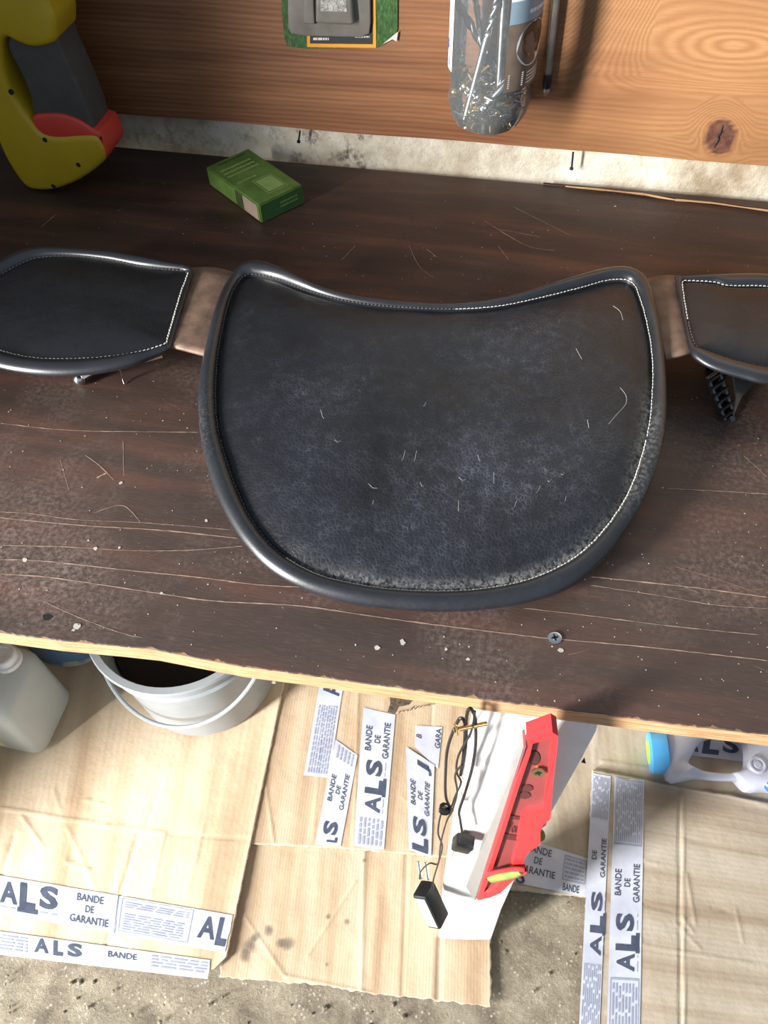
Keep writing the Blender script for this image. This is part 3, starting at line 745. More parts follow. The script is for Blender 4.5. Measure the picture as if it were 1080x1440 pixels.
def pad(parent_name, outer, inner, c, zf, N, under, dome, parent, wear_sheenf, rubf, mats, rings=30, sm=True, maxh=.010, labels=(None, None)):
    O = polar(outer, c, N, smooth=sm); I = polar(inner, c, N, smooth=sm)
    def W3(u, v_, e=0): return PZ(u, v_, zf(u, v_)+e)
    # panel
    vs = []; wear = []; rub = []; cc = W3(*c)
    for k in range(rings+1):
        rho = (k/rings)**.85
        for i in range(N):
            u = c[0]+(I[i][0]-c[0])*rho; v_ = c[1]+(I[i][1]-c[1])*rho
            e = dome(rho, u, v_); p = W3(u, v_); p.z += e
            if k == 0: p = cc+Vector((0, 0, dome(0, *c)))
            vs.append(p); wear.append(wear_sheenf(u, v_, rho)); rub.append(rubf(u, v_, rho))
    fs = []
    for k in range(rings):
        for i in range(N):
            j = (i+1) % N
            if k == 0: fs.append((0, N+j, N+i))
            else: fs.append((k*N+i, k*N+j, (k+1)*N+j, (k+1)*N+i))
    pan = mesh(parent_name, vs, fs, mats[0], parent, True)
    pan.data.attributes.new('wear', 'FLOAT', 'POINT').data.foreach_set('value', wear)
    pan.data.attributes.new('rub', 'FLOAT', 'POINT').data.foreach_set('value', rub)
    # rolled binding
    vs = []; fs = []; SEG = 12; rb = []
    for i in range(N):
        a, b = W3(*I[i]), W3(*O[i]); m = (a+b)/2; w = (b-a); hw = w.length/2; hh = min(hw*.85, maxh)
        a2 = a.copy()
        vs.append(a+Vector((0, 0, -.004))-w*.06); rb.append(0)
        for s_ in range(SEG+1):
            th = math.pi*(1-s_/SEG*1.35)
            vs.append(m+(w/2)*math.cos(th)*(1.02 if s_ else 1)+Vector((0, 0, -.001+hh*math.sin(th)))); rb.append(rubf(O[i][0], O[i][1], 2.0+abs(math.cos(th))))
        vs.append(b-w*.3+Vector((0, 0, -hh*.9-under))); rb.append(0)
    K_ = SEG+3
    for i in range(N):
        j = (i+1) % N
        for s_ in range(K_-1): fs.append((i*K_+s_, i*K_+s_+1, j*K_+s_+1, j*K_+s_))
    # underside
    k0 = len(vs); vs.append(cc+Vector((0, 0, -.010-under))); rb.append(0)
    for i in range(N): fs.append((k0, ((i+1) % N)*K_+K_-1, i*K_+K_-1))
    bnd = mesh('binding', vs, fs, mats[1], parent, True)
    bnd.data.attributes.new('rub', 'FLOAT', 'POINT').data.foreach_set('value', rb)
    if labels[0]: pan['label'] = labels[0]
    if labels[1]: bnd['label'] = labels[1]
    return O, I
def stitches(pts3, spacing, length, r_, mat, parent, jit=.0002):
    bm = bmesh.new(); rd_ = random.Random(4); acc = 0
    for a, b in zip(pts3[:-1], pts3[1:]):
        L_ = (b-a).length; d = (b-a).normalized() if L_ > 1e-9 else Vector((1, 0, 0))
        while acc < L_:
            p = a+d*acc; q = p+d*length; s_ = Vector((rd_.uniform(-jit, jit), rd_.uniform(-jit, jit), 0))
            add_tube(bm, [p-Vector((0, 0, r_*.6)), p+d*length*.3+s_+Vector((0, 0, r_*.5)), q-d*length*.3+s_+Vector((0, 0, r_*.5)), q-Vector((0, 0, r_*.6))], [r_*.6, r_, r_, r_*.6], 5)
            acc += spacing
        acc -= L_
    o = bmobj('stitching', bm, mat, parent, True); o['kind'] = 'stuff'; return o

seat_out = [(322, 392), (338, 374), (360, 368), (388, 376), (425, 396), (475, 412), (530, 421), (590, 426), (640, 427), (700, 421), (760, 407), (820, 388), (850, 380), (880, 378), (903, 386), (915, 405), (926, 445), (933, 490), (938, 545), (936, 600), (926, 650), (906, 700), (880, 745), (850, 785), (810, 820), (760, 841), (700, 853), (640, 858), (580, 857), (500, 848), (430, 828), (380, 800), (345, 765), (319, 725), (300, 683), (286, 635), (279, 585), (280, 535), (288, 490), (298, 448), (309, 415)]
seat_in = [(334, 396), (345, 386), (362, 386), (390, 392), (430, 408), (478, 421), (530, 429), (590, 433), (640, 434), (700, 430), (760, 418), (820, 403), (852, 394), (878, 392), (892, 399), (900, 416), (910, 450), (917, 490), (919, 530), (915, 590), (904, 640), (886, 690), (862, 730), (830, 767), (795, 793), (745, 815), (690, 827), (630, 832), (560, 830), (500, 822), (445, 808), (395, 780), (360, 742), (337, 700), (319, 652), (306, 605), (302, 560), (304, 510), (311, 465), (319, 430), (327, 408)]
SC = (608, 615)
def zseat(u, v_): return .0165+.034*max(0, min(1, (858-v_)/420))+.000
def dome_seat(rho, u, v_):
    # lighter fill with a soft cushion edge, and worn hollows
    e = -.0035+.0095*(1-rho**8)
    e += -.0030*math.exp(-(((u-630)/95)**2+((v_-520)/38)**2)) + .0018*math.exp(-(((u-420)/55)**2+((v_-560)/50)**2)) - .0018*math.exp(-(((u-470)/50)**2+((v_-560)/45)**2))
    e += .0009*mnoise.noise(Vector((u/55, v_/55, 2)))
    return e
def wear_sheen_seat(u, v_, rho):  # weights the worn cracks and the painted bluish sheen
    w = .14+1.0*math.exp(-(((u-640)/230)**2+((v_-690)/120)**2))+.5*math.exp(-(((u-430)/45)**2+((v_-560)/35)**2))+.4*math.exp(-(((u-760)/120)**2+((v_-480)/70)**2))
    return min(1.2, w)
def rub_seat(u, v_, rho):
    if rho <= 1.0:
        b = max(0, (rho-.90)/.10)
        s_ = max(0, min(1, (v_-690)/90))*max(0, min(1, (u-400)/110))*(1.0 if u < 760 else .8)
        s_ += .5*max(0, min(1, (u-860)/30))*max(0, min(1, (v_-520)/60))
        return min(1, b*b*s_*1.25)
    side = max(0, min(1, (u-880)/30))*max(0, min(1, (v_-560)/40)); left = max(0, min(1, (300-u)/14))*max(0, 1-abs(v_-600)/70)
    return min(1, side*.9+left*.35+.06)
saddle = thing('harness_saddle', 'black padded leather harness saddle with brown straps and two side pads', 'saddle')
so, si = pad('seat_panel', seat_out, seat_in, SC, zseat, 300, .004, dome_seat, saddle, wear_sheen_seat, rub_seat, (M_LEA, M_BIND), rings=44, maxh=.0075)
def ring3(I, c, zf, lo=None, e=.0002, f=1.0):
    return [PZ(c[0]+(u-c[0])*f, c[1]+(v_-c[1])*f, zf(u, v_)+e) for u, v_ in I]
i3 = ring3(si, SC, zseat, e=.0002, f=.997)
def sel(cond): return [p for p, (u, v_) in zip(i3, si) if cond(u, v_)]
right = sel(lambda u, v_: v_ < 640 and u > 700 and not (u < 700))
# polar order starts at the left (-pi) and runs over the top to the right and round the bottom
top_r = [p for p, (u, v_) in zip(i3, si) if v_ < 615 and u > 640]
bot = [p for p, (u, v_) in zip(i3, si) if v_ >= 615 and u > 400]
lft = [p for p, (u, v_) in zip(i3, si) if v_ >= 615 and u <= 400]
lft2 = [p for p, (u, v_) in zip(i3, si) if v_ < 615 and u <= 640]
stitches(top_r, .0034, .0026, .00042, M_THREAD, saddle)
stitches(bot, .0029, .0027, .00048, M_THREAD, saddle)
stitches(lft, .0034, .0024, .0005, M_THREADG, saddle); stitches(lft2, .0034, .0024, .0005, M_THREADG, saddle)

# side pads
lo = [(271, 378), (269, 375), (245, 371), (200, 361), (150, 353), (80, 349), (35, 352), (0, 367), (-60, 395), (-95, 440), (-65, 492), (-15, 512), (30, 522), (80, 526), (130, 523), (180, 513), (215, 500), (237, 491), (240, 487), (250, 452), (262, 412)]
li = [(266, 383), (264, 380), (245, 379), (200, 374), (150, 364), (100, 359), (55, 361), (28, 370), (0, 385), (-45, 410), (-72, 440), (-45, 476), (0, 494), (45, 504), (90, 506), (150, 503), (200, 495), (234, 484), (237, 479), (246, 448), (257, 412)]
def zl(u, v_): return .046+.004*max(0, min(1, (500-v_)/140))
def dome_side(rho, u, v_): return -.0015+.0060*(1-rho**4)+.0006*mnoise.noise(Vector((u/40, v_/40, 5)))
zero = lambda u, v_, r_: .05
zr0 = lambda u, v_, r_: .0
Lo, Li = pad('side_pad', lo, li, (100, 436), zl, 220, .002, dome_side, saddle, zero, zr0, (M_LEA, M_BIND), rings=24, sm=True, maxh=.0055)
st = ring3(Li, (100, 436), zl, e=.0003, f=.985)
stitches([p for p, (u, v_) in zip(st, Li) if v_ < 436 and u > -80], .0036, .0024, .0005, M_THREADG, saddle)
stitches([p for p, (u, v_) in zip(st, Li) if v_ >= 436], .0036, .0026, .00055, M_THREAD, saddle)
stitches([PZ(u, v_, zl(u, v_)+.0016) for u, v_ in ((265, 383), (254, 412), (243, 450), (235, 478))], .0034, .0025, .0006, M_THREAD, saddle)
ro = [(951, 393), (954, 390), (1000, 387), (1045, 385), (1090, 387), (1170, 398), (1215, 450), (1180, 515), (1120, 535), (1078, 538), (1045, 530), (1010, 520), (985, 508), (970, 492), (962, 450)]
ri = [(958, 397), (961, 394), (1003, 396), (1025, 401), (1080, 402), (1150, 412), (1185, 450), (1160, 495), (1110, 515), (1078, 516), (1040, 508), (1010, 499), (988, 492), (976, 484), (966, 448)]
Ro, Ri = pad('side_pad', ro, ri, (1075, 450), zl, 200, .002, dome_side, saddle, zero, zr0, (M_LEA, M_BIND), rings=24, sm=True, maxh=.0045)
st = ring3(Ri, (1075, 450), zl, e=.0003, f=.99)
stitches([p for p, (u, v_) in zip(st, Ri) if v_ < 450], .0036, .0024, .0005, M_THREAD, saddle)
stitches([p for p, (u, v_) in zip(st, Ri) if v_ >= 450], .0036, .0024, .0005, M_THREADG, saddle)
# straps joining the pads
def strap(q, zf, arch, th=.003, wavy=.0):
    nu, nv = 18, 14; P_ = [Vector((a, b, 0)) for a, b in q]; vs = []; fs = []
    for layer in (0, 1):
        for j in range(nv+1):
            for i in range(nu+1):
                s_, t_ = i/nu, j/nv; p = bil(P_, s_, t_)
                z = zf(p.x, p.y)+arch*math.sin(math.pi*s_)+wavy*math.sin(math.pi*2*s_+1)*(1-t_)
                v3 = PZ(p.x, p.y-(4*math.sin(math.pi*s_) if j == nv else 0), z); v3.z -= th*layer; vs.append(v3)
    W_ = nu+1; n_ = W_*(nv+1)
    for j in range(nv):
        for i in range(nu):
            a, b, c_, d = j*W_+i, j*W_+i+1, (j+1)*W_+i+1, (j+1)*W_+i
            fs.append((a, b, c_, d)); fs.append((n_+d, n_+c_, n_+b, n_+a))
    loop = [i for i in range(nu+1)]+[j*W_+nu for j in range(1, nv+1)]+[nv*W_+i for i in range(nu-1, -1, -1)]+[j*W_ for j in range(nv-1, 0, -1)]
    for k in range(len(loop)): a, b = loop[k], loop[(k+1) % len(loop)]; fs.append((b, a, n_+a, n_+b))
    o = mesh('strap', vs, fs, M_BROWN, saddle, True); o['label'] = 'brown leather strap'
strap([(234, 484), (296, 500), (334, 384), (268, 376)], lambda u, v_: .0425, .004, wavy=.001)
strap([(936, 504), (984, 492), (956, 388), (904, 394)], lambda u, v_: .0425, .003, wavy=-.001)
# metal under the left pad
bm = bmesh.new(); a = PZ(112, 533, .0065); add_tube(bm, [PZ(150, 512, .030), PZ(128, 524, .016), a], [.0022, .0022, .0025], 8)
g = bmesh.ops.create_uvsphere(bm, u_segments=14, v_segments=10, radius=.0058); bmesh.ops.translate(bm, vec=a, verts=g['verts'])
add_tube(bm, [PZ(150, 512, .030), PZ(60, 470, .036), PZ(60, 430, .036)], .002, 8)
o = bmobj('buckle_lever', bm, M_STEEL, saddle, True); o['label'] = 'steel lever with rounded end'
tube('wire_hook', [PZ(164, 512, .030), PZ(170, 522, .018), PZ(173, 533, .004), PZ(175, 540, .001)], .0008, M_STEEL, saddle)
extrude_poly('strap_end', [PZ(u, v_, .030) for u, v_ in ((188, 514), (229, 503), (228, 496), (200, 498))], Vector((0, 0, .003)), M_BROWN, saddle)
# right: dark toothed buckle and loop
c_ = [PZ(1003, 525, .032), PZ(1025, 586, .003)]
ax = (c_[1]-c_[0]); axn = ax.normalized(); sd = axn.cross(Vector((0, 0, 1))).normalized(); nn = sd.cross(axn)
rot = Matrix((sd, axn, nn)).transposed()
bm = bmesh.new()
for s_ in (-.007, .007): add_tube(bm, [c_[0]+sd*s_, c_[1]+sd*s_*.8], .0016, 8)
for k in range(6):
    p = c_[0]+ax*(.08+.17*k); add_tube(bm, [p-sd*.0085, p+sd*.0085], .0021, 8)
add_box(bm, tuple(c_[0]+ax*.5-nn*.003), (.013, ax.length*.95, .002), rot, .0004)
add_tube(bm, [c_[1]-sd*.002, c_[1]+axn*.005-sd*.002], .0028, 8)
o = bmobj('buckle', bm, M_DSTEEL, saddle, True); o['label'] = 'black steel roller buckle under the right pad'
extrude_poly('buckle_flap', [PZ(u, v_, .034) for u, v_ in ((1030, 528), (1052, 532), (1062, 540), (1042, 560), (1030, 588), (1034, 560))], Vector((0, 0, .0025)), M_BLACKP, saddle)
extrude_poly('trim_plate', [PZ(u, v_, .0400) for u, v_ in ((973, 497), (985, 500), (1040, 522), (1062, 535), (1045, 534), (1000, 516), (980, 507))], Vector((0, 0, .0020)), M_STEEL, saddle)
# feet pieces beneath the side pads that carry them
for (u, v_) in ((60, 430), (190, 440), (1100, 450), (1030, 470)):
    p = PZ(u, v_, .040); bm = bmesh.new(); lathe(bm, [(.0, .0005), (.010, .0005), (.010, .003), (.006, .006), (.006, .034), (.009, .0395), (0, .0395)], p.x, p.y, 16)
    o = bmobj('stud', bm, M_DSTEEL, saddle, True)
# hairs on the seat
bm = bmesh.new()
for pts in ([(862, 430), (872, 438), (876, 450)], [(872, 545), (880, 556), (880, 568), (868, 582), (856, 596)], [(810, 490), (818, 505)], [(826, 590), (828, 602)]):
    P_ = catmull([PZ(u, v_, zseat(u, v_)+.0075) for u, v_ in pts], 5, False); add_tube(bm, P_, .00012, 4)
rd = random.Random(9)
for k in range(20):
    u = rd.gauss(640, 130); v_ = rd.gauss(660, 90); a = rd.uniform(0, 3.14); l_ = rd.uniform(4, 16)
    if not (330 < u < 890 and 450 < v_ < 800): continue
    P_ = [PZ(u+l_*t_*math.cos(a), v_+l_*t_*math.sin(a)+3*math.sin(3*t_), zseat(u, v_)+.0066) for t_ in (0, .5, 1)]
    add_tube(bm, P_, .00009, 4)
hr = bmobj('lint', bm, M_LINT, saddle); hr['kind'] = 'stuff'; hr['label'] = 'pale hairs stuck on the leather'

# ============================================================ YELLOW TOOL
TY = .745
tool = thing('power_tool', 'yellow hand tool with grey grip and red band, standing at back left', 'tool')
def poly(px, y, sub=3): return catmull([PY(u, v_, y) for u, v_ in px], sub)
ybase = PZ(45, 268, 0)
body = [(-70, -150), (40, -160), (60, -60), (66, 0), (76, 26), (78, 44), (76, 60), (62, 66), (44, 68), (25, 62), (8, 54), (2, 66), (4, 92), (12, 124), (28, 152), (48, 179), (62, 190), (82, 193), (110, 191), (134, 192), (143, 203), (148, 216), (144, 230), (112, 254), (76, 268), (45, 268), (30, 258), (14, 235), (0, 208), (-40, 110), (-70, 20)]
o = extrude_poly('body', poly(body, TY-.030, 3), Vector((0, .050, 0)), M_YEL, tool, bevel=.008, seg=4); o['label'] = 'yellow loop-shaped housing'
grip = [(20, 45), (50, 52), (76, 30), (82, 60), (98, 96), (114, 132), (128, 168), (132, 184), (126, 184), (112, 172), (85, 163), (50, 163), (42, 132), (27, 98), (11, 66)]
o = extrude_poly('grip', poly(grip, TY-.024, 3), Vector((0, .040, 0)), M_GREY, tool, bevel=.007, seg=4); o['label'] = 'dark grey rubber grip'
band = [(44, 166), (62, 161), (88, 162), (112, 171), (131, 184), (138, 186), (144, 196), (151, 214), (148, 224), (140, 214), (134, 198), (100, 197), (60, 192)]
o = extrude_poly('collar', poly(band, TY-.0275, 2), Vector((0, .046, 0)), M_RED, tool, bevel=.003, seg=3); o['label'] = 'red collar band'
for u, v_ in ((110, 232), (75, 262), (15, 130), (63, 197)):
    p = PY(u, v_, TY-.0302); bm = bmesh.new()
    add_tube(bm, [p, p+Vector((0, .002, 0))], .0026, 12); bmobj('screw_hole', bm, M_HOLE, tool, True)
bm = bmesh.new(); bm.faces.new([bm.verts.new(PY(u, v_, TY-.0280)) for u, v_ in ((139, 194), (143, 191), (144, 199))]); bmobj('arrow_mark', bm, M_HOLE, tool)

# ============================================================ GREEN BOX
t = NT('green_card_print'); v = t.coord()
c = t.ramp(t.noise(t.coord('Object', (30, 30, 30)), 1.2, 4, .6), [(.35, (.065, .125, .022)), (.65, (.12, .205, .045))])
t.P(Base_Color=c, Roughness=.45); M_GREEN = t.m
M_GREENL = simple('pale_green_print', (.22, .33, .10), .45, 0, .1, 60, 0); M_GREEND = simple('dark_green_print', (.03, .07, .015), .5)
M_GSIDE = simple('green_side_print', (.045, .13, .04), .45, 0, .1, 60, 0); M_PINKG = simple('grey_pink_print', (.30, .22, .17), .5)
BH = .022
g0, g1, g2, g3 = PZ(364, 289, BH), PZ(431, 257, BH), PZ(374, 203, BH), PZ(302, 228, BH)
ex = (g1-g0); ey = (g3-g0); gz = Vector((0, 0, 1))
ey = ey - ex*(ey.dot(ex)/ex.dot(ex)); 
ex = ex.normalized()*min(ex.length, .058); Lb = ey.length
pack = thing('small_box', 'small green card box lying flat near the wall', 'box')
bm = bmesh.new()
cs = [g0, g0+ex, g0+ex+ey*.985, g0+ey*.985]
cs = [Vector((p.x, p.y, 0)) for p in cs]
def boxfrom(bm, cs, z0, z1, bev=.0012):
    a = [bm.verts.new((p.x, p.y, z0)) for p in cs]; b = [bm.verts.new((p.x, p.y, z1)) for p in cs]
    bm.faces.new(a[::-1]); bm.faces.new(b)
    for i in range(4): bm.faces.new((a[i], a[(i+1) % 4], b[(i+1) % 4], b[i]))
    bmesh.ops.recalc_face_normals(bm, faces=bm.faces[:])
    bmesh.ops.bevel(bm, geom=bm.edges[:], offset=bev, segments=2, affect='EDGES')
boxfrom(bm, cs, .0004, BH); bmobj('carton', bm, M_GREEN, pack, True)
def gt(a, b, e=.0003): return cs[0]+(cs[1]-cs[0])*a+(cs[3]-cs[0])*b+gz*(BH+e)
pr = Print(); pr.frame(.36, .10, .80, .42, .02, .012, 1); pr.rect(.40, .13, .76, .39, 2); pr.small(.10, .62, .80, .84, 3, 1, 3)
pr.small(.12, .46, .55, .52, 1, 2, 3); pr.text('QUICK', .18, .90, .6, .07, .02, 3) if False else pr.small(.2, .91, .85, .96, 1, 3, 8)
pr.build('print', gt, pack, [M_GREEND, M_GREENL, M_GREENL, M_GREEND])
# striped side and end print
def gs(a, b): # left long side
    n_ = (cs[3]-cs[0]).cross(gz).normalized(); n_ = n_ if n_.dot(cs[0]-cs[1]) > 0 else -n_
    return cs[0]+(cs[3]-cs[0])*a+gz*(b*BH)+n_*.0004
pr = Print(); pr.rect(.04, .10, .30, .92, 0)
for k in range(4): pr.rect(.32+.035*k, .1, .32+.035*k+.018, .92, 1)
pr.build('side_print', gs, pack, [M_PINKG, M_HOLE])
def ge(a, b):
    n_ = (cs[1]-cs[0]).cross(gz).normalized(); n_ = n_ if n_.dot(cs[0]-cs[3]) > 0 else -n_
    return cs[0]+(cs[1]-cs[0])*a+gz*(b*BH)+n_*.0004
pr = Print(); pr.rect(.03, .05, .97, .93, 0); pr.build('end_panel', ge, pack, [M_GSIDE])
pr = Print(); pr.small(.45, .35, .85, .75, 2, 0, 5); pr.build('end_lettering', lambda a, b: ge(a, b)+ (ge(0, 0)-cs[0])*.5, pack, [M_GREENL])

# ============================================================ BLISTER CARD
card = thing('blister_card', 'green card with grey plastic blister fixed to the plank', 'packaging')
t = NT('grass_print'); v = t.coord(); n1 = t.noise(t.coord('Object', (500, 500, 160)), 1, 5, .8)
t.P(Base_Color=t.ramp(n1, [(.35, (.008, .028, .006)), (.5, (.022, .08, .012)), (.7, (.09, .19, .04))]), Roughness=.5); M_GRASS = t.m
M_ORANGE = simple('orange_print', (.70, .30, .02), .5, 0, .05, 40, 0); M_CARDBK = simple('dark_card_print', (.02, .022, .024), .5)
M_BLIS = simple('grey_blister_plastic', (.16, .145, .125), .38, 0, .15, 60, .2); M_GWHITE = simple('off_white_paper', (.55, .53, .46), .7)
cy_ = PLY-.0009
def C(u, v_, e=0): return PY(u, v_, cy_-e)
def slab(name, px, e, th, mat, parent, bevel=0): return extrude_poly(name, [C(u, v_, e) for u, v_ in px], Vector((0, -th, 0)), mat, parent, bevel, smooth=bevel > 0)
slab('backing_card', [(392, -130), (560, -130), (559, 40), (556, 50), (540, 62), (530, 66), (430, 68), (404, 64), (400, 50), (397, 20)], -.0002, .0010, M_GRASS, card)
slab('orange_frame', [(431, -120), (527, -120), (529, 67), (432, 66)], .0010, .0004, M_ORANGE, card)
slab('dark_panel', [(435, -118), (524, -118), (524, 62), (436, 61)], .0016, .0003, M_CARDBK, card)
pr = Print(); pr.small(.05, .05, .30, .14, 1, 0, 2); pr.small(.72, .10, .95, .16, 1, 0, 4)
pr.build('lettering', lambda a, b: C(436+88*a, 62-80*b, .0022), card, [M_GWHITE])
slab('torn_corner', [(538, 62), (560, 44), (558, 58), (552, 55)], .0012, .0006, M_GWHITE, card)
slab('blister', [(404, -120), (520, -120), (522, 30), (520, 46), (508, 51), (430, 49), (410, 46), (406, 36)], .0022, .003, M_BLIS, card, .0012)
slab('blister_cell', [(446, -60), (492, -60), (500, 28), (496, 31), (450, 29), (446, 26)], .0045, .008, M_BLIS, card, .003)
slab('blister_rib', [(430, -60), (440, -60), (444, 32), (428, 31)], .0045, .004, M_BLIS, card, .0015)
slab('textured_insert', [(452, -40), (486, -40), (488, 16), (451, 15)], .0120, .0010, simple('knurled_grey', (.30, .29, .27), .4, .6, .5, 300, .8), card)

# ============================================================ BOTTLE OF DRILLS
BR = .0405; BC = Vector((-.0605, PLY-BR-.002, 0))
def zat(u, v_, y): return PY(u, v_, y).z
BZ = zat(683, 178, BC.y-BR*.35)
bot_t = thing('plastic_bottle', 'clear cut plastic bottle full of drill bits and screws, hung on the plank', 'bottle', (BC.x, BC.y, BZ))
bx_, by_, BTOP = 0, 0, .225
bm = bmesh.new(); r_ = BR
prof = [(0, .004), (r_*.45, .003), (r_*.62, .0), (r_*.80, .001), (r_*.93, .010), (r_*.985, .022), (r_*.93, .034), (r_*.955, .040), (r_, .052), (r_, BTOP)]
lathe(bm, prof, seg=48)
for v_ in bm.verts:   # petal-like base
    if v_.co.z < .02 and v_.co.xy.length > .3*r_:
        a = math.atan2(v_.co.y, v_.co.x); v_.co.x *= 1-.05*abs(math.sin(2.5*a)); v_.co.y *= 1-.05*abs(math.sin(2.5*a))
bmobj('bottle_wall', bm, M_CLEAR, bot_t, True)
def wrap(a0, a1, z0, z1, e=.0006, n_=18):
    def f(s_, t_):
        a = a0+(a1-a0)*s_; return Vector(((r_+e)*math.cos(a), (r_+e)*math.sin(a), z0+(z1-z0)*t_))
    return f
def wrap_panel(name, a0, a1, z0, z1, mat, e=.0006):
    f = wrap(a0, a1, z0, z1, e); n_ = 18
    vs = [f(i/n_, j) for j in (0, 1) for i in range(n_+1)]; fs = [(i, i+1, n_+2+i, n_+1+i) for i in range(n_)]
    return mesh(name, vs, fs, mat, bot_t, True)
D2 = math.radians
t = NT('nut_photo_print'); v = t.coord(); vv = t.vor(v, 110)
cn = t.n('ShaderNodeTexVoronoi'); t.L.new(v, cn.inputs['Vector']); cn.inputs['Scale'].default_value = 150
c = t.ramp(cn.outputs['Distance'], [(.1, (.28, .16, .08)), (.45, (.10, .045, .02)), (.8, (.015, .01, .008))])
c = t.mix(t.r(t.noise(v, 70, 2), .60, .66), c, (.45, .03, .02))
t.P(Base_Color=c, Roughness=.4); M_NUT = t.m
M_LBLUE = simple('grey_blue_label', (.22, .30, .36), .45, 0, .05, 40, 0); M_LPALE = simple('pale_label', (.70, .74, .72), .45, 0, .04, 40, 0)
M_LBRN = simple('brown_label', (.15, .11, .085), .45, 0, .3, 40, 0); M_LSKY = simple('sky_blue_label', (.30, .52, .78), .45, 0, .05, 40, 0)
# label on the right side: facing camera-right
A0, A1 = D2(-68), D2(8)
wrap_panel('label', A0, A1, .115, BTOP, M_LPALE)
wrap_panel('label_band', A0, A1, .1000, .1180, M_LBLUE, .0007)
wrap_panel('label_photo', A0, A1, .044, .1005, M_LBRN, .0007)
pr = Print(); pr.small(.35, .3, .8, .65, 1, 0, 2); pr.build('label_lettering', wrap(A0, A1, .1000, .1180, .0010), bot_t, [M_LPALE])
pr = Print()
cir = [(.52+.36*math.cos(k*6.283/28), .66+.33*math.sin(k*6.283/28)) for k in range(28)]; pr.geo(cir, [tuple(range(28))], 0)
pr.build('bowl_picture', wrap(A0, A1, .044, .1005, .0010), bot_t, [M_LPALE])
pr = Print(); cir = [(.54+.28*math.cos(k*6.283/28), .72+.25*math.sin(k*6.283/28)) for k in range(28)]; pr.geo(cir, [tuple(range(28))], 0)
pr.build('nut_picture', wrap(A0, A1, .044, .1005, .0014), bot_t, [M_NUT])
pr = Print()
for k in range(7): pr.rect(.06, .06+.032*k, .36, .06+.032*k+.018, 0)
pr.small(.44, .05, .9, .26, 4, 0, 3); pr.build('barcode', wrap(A0, A1, .044, .1005, .0010), bot_t, [M_LPALE])
# narrow label on the left flank
A2, A3 = D2(168), D2(212)
wrap_panel('label', A2, A3, .052, .128, M_LIGHTW); wrap_panel('label_band', A2, A3, .128, .150, M_LSKY)
pr = Print()
for k in range(14): pr.rect(.35, .40+.04*k, .85, .40+.04*k+.018, 0)
pr.text('S', .35, .22, .4, .10, .03, 0); pr.frame(.25, .04, .8, .16, .06, .01, 0); pr.build('label_lettering', wrap(A2, A3, .052, .128, .0010), bot_t, [M_BLUEDK])
# contents
def drill_mesh(name, L_, rr, frac, mat):
    me = bpy.data.meshes.new(name); bm = bmesh.new(); seg = 12; n_ = 60; prev = None
    for k in range(n_+1):
        z = L_*k/n_; fl = z > L_*(1-frac); tw = (z-L_*(1-frac))/rr*.95 if fl else 0
        tip = min(1, (L_-z)/(rr*1.3)+.05)
        ring = []
        for i in range(seg):
            a = i*2*math.pi/seg; q = 1.0
            if fl: q = .45+.55*abs(math.cos(a-0))**.8
            ring.append(bm.verts.new((rr*q*tip*math.cos(a+tw), rr*q*tip*math.sin(a+tw), z)))
        if prev:
            for i in range(seg): bm.faces.new((prev[i], prev[(i+1) % seg], ring[(i+1) % seg], ring[i]))
        else: bm.faces.new(ring[::-1])
        prev = ring
    bm.faces.new(prev); bm.to_mesh(me); bm.free(); me.materials.append(mat); me.shade_smooth(); return me
def put(me, name, a, b, label, cat, group=None):
    o = bpy.data.objects.new(name, me); COL.objects.link(o); o.location = a
    o.rotation_mode = 'QUATERNION'; o.rotation_quaternion = (Vector(b)-Vector(a)).to_track_quat('Z', 'Y'); return tag(o, label, cat, group)
B = lambda x, y, z: Vector((BC.x+x, BC.y+y, BZ+z))
d1 = drill_mesh('drill_bit', .165, .0034, .55, M_DRILL); d2 = drill_mesh('drill_bit', .15, .0042, .50, M_DRILL)
d3 = drill_mesh('drill_bit', .10, .0040, .62, M_DSTEEL); d4 = drill_mesh('drill_bit', .12, .0030, .6, M_DSTEEL)
put(d1, 'drill_bit', B(-.020, -.022, .008), B(.012, -.010, .165), 'long bright drill bit leaning right from bottle bottom left', 'drill bit')
put(d2, 'drill_bit', B(.010, -.012, .035), B(.004, -.004, .180), 'thick upright bright drill bit in middle of bottle', 'drill bit')
put(d4, 'drill_bit', B(-.006, .004, .050), B(-.033, .012, .150), 'dark drill bit leaning left inside the bottle', 'drill bit')
put(d3, 'drill_bit', B(.022, -.010, .030), B(-.026, -.002, .090), 'short black drill bit lying across the bottle', 'drill bit')
put(drill_mesh('drill_bit', .11, .0026, .6, M_DRILL), 'drill_bit', B(.018, .006, .04), B(.016, .012, .15), 'slim drill bit behind the bottle label', 'drill bit')
put(drill_mesh('drill_bit', .060, .0045, .3, M_DRILL), 'drill_bit', B(-.004, -.024, .020), B(.027, -.014, .055), 'short thick drill shank low in the bottle', 'drill bit')
def screw_mesh(L_, rr, mat):
    me = bpy.data.meshes.new('screw'); bm = bmesh.new()
    prof = [(0, 0), (rr*2, 0), (rr*2, .0006), (rr, .003)]
    n_ = max(6, int((L_-.006)/.0016))
    for k in range(n_):
        z = .004+(L_-.006)*k/n_; prof += [(rr*.75, z), (rr*1.15, z+.0005)]
    prof += [(.0001, L_)]
    lathe(bm, prof, seg=8); bm.to_mesh(me); bm.free(); me.materials.append(mat); me.shade_smooth(); return me
sm_ = [screw_mesh(.022, .0013, M_STEEL), screw_mesh(.030, .0016, M_BRASS), screw_mesh(.014, .0016, M_DRILL), screw_mesh(.018, .0014, M_STEEL)]
rd = random.Random(21)
grp = 'small screws piled in the bottle'
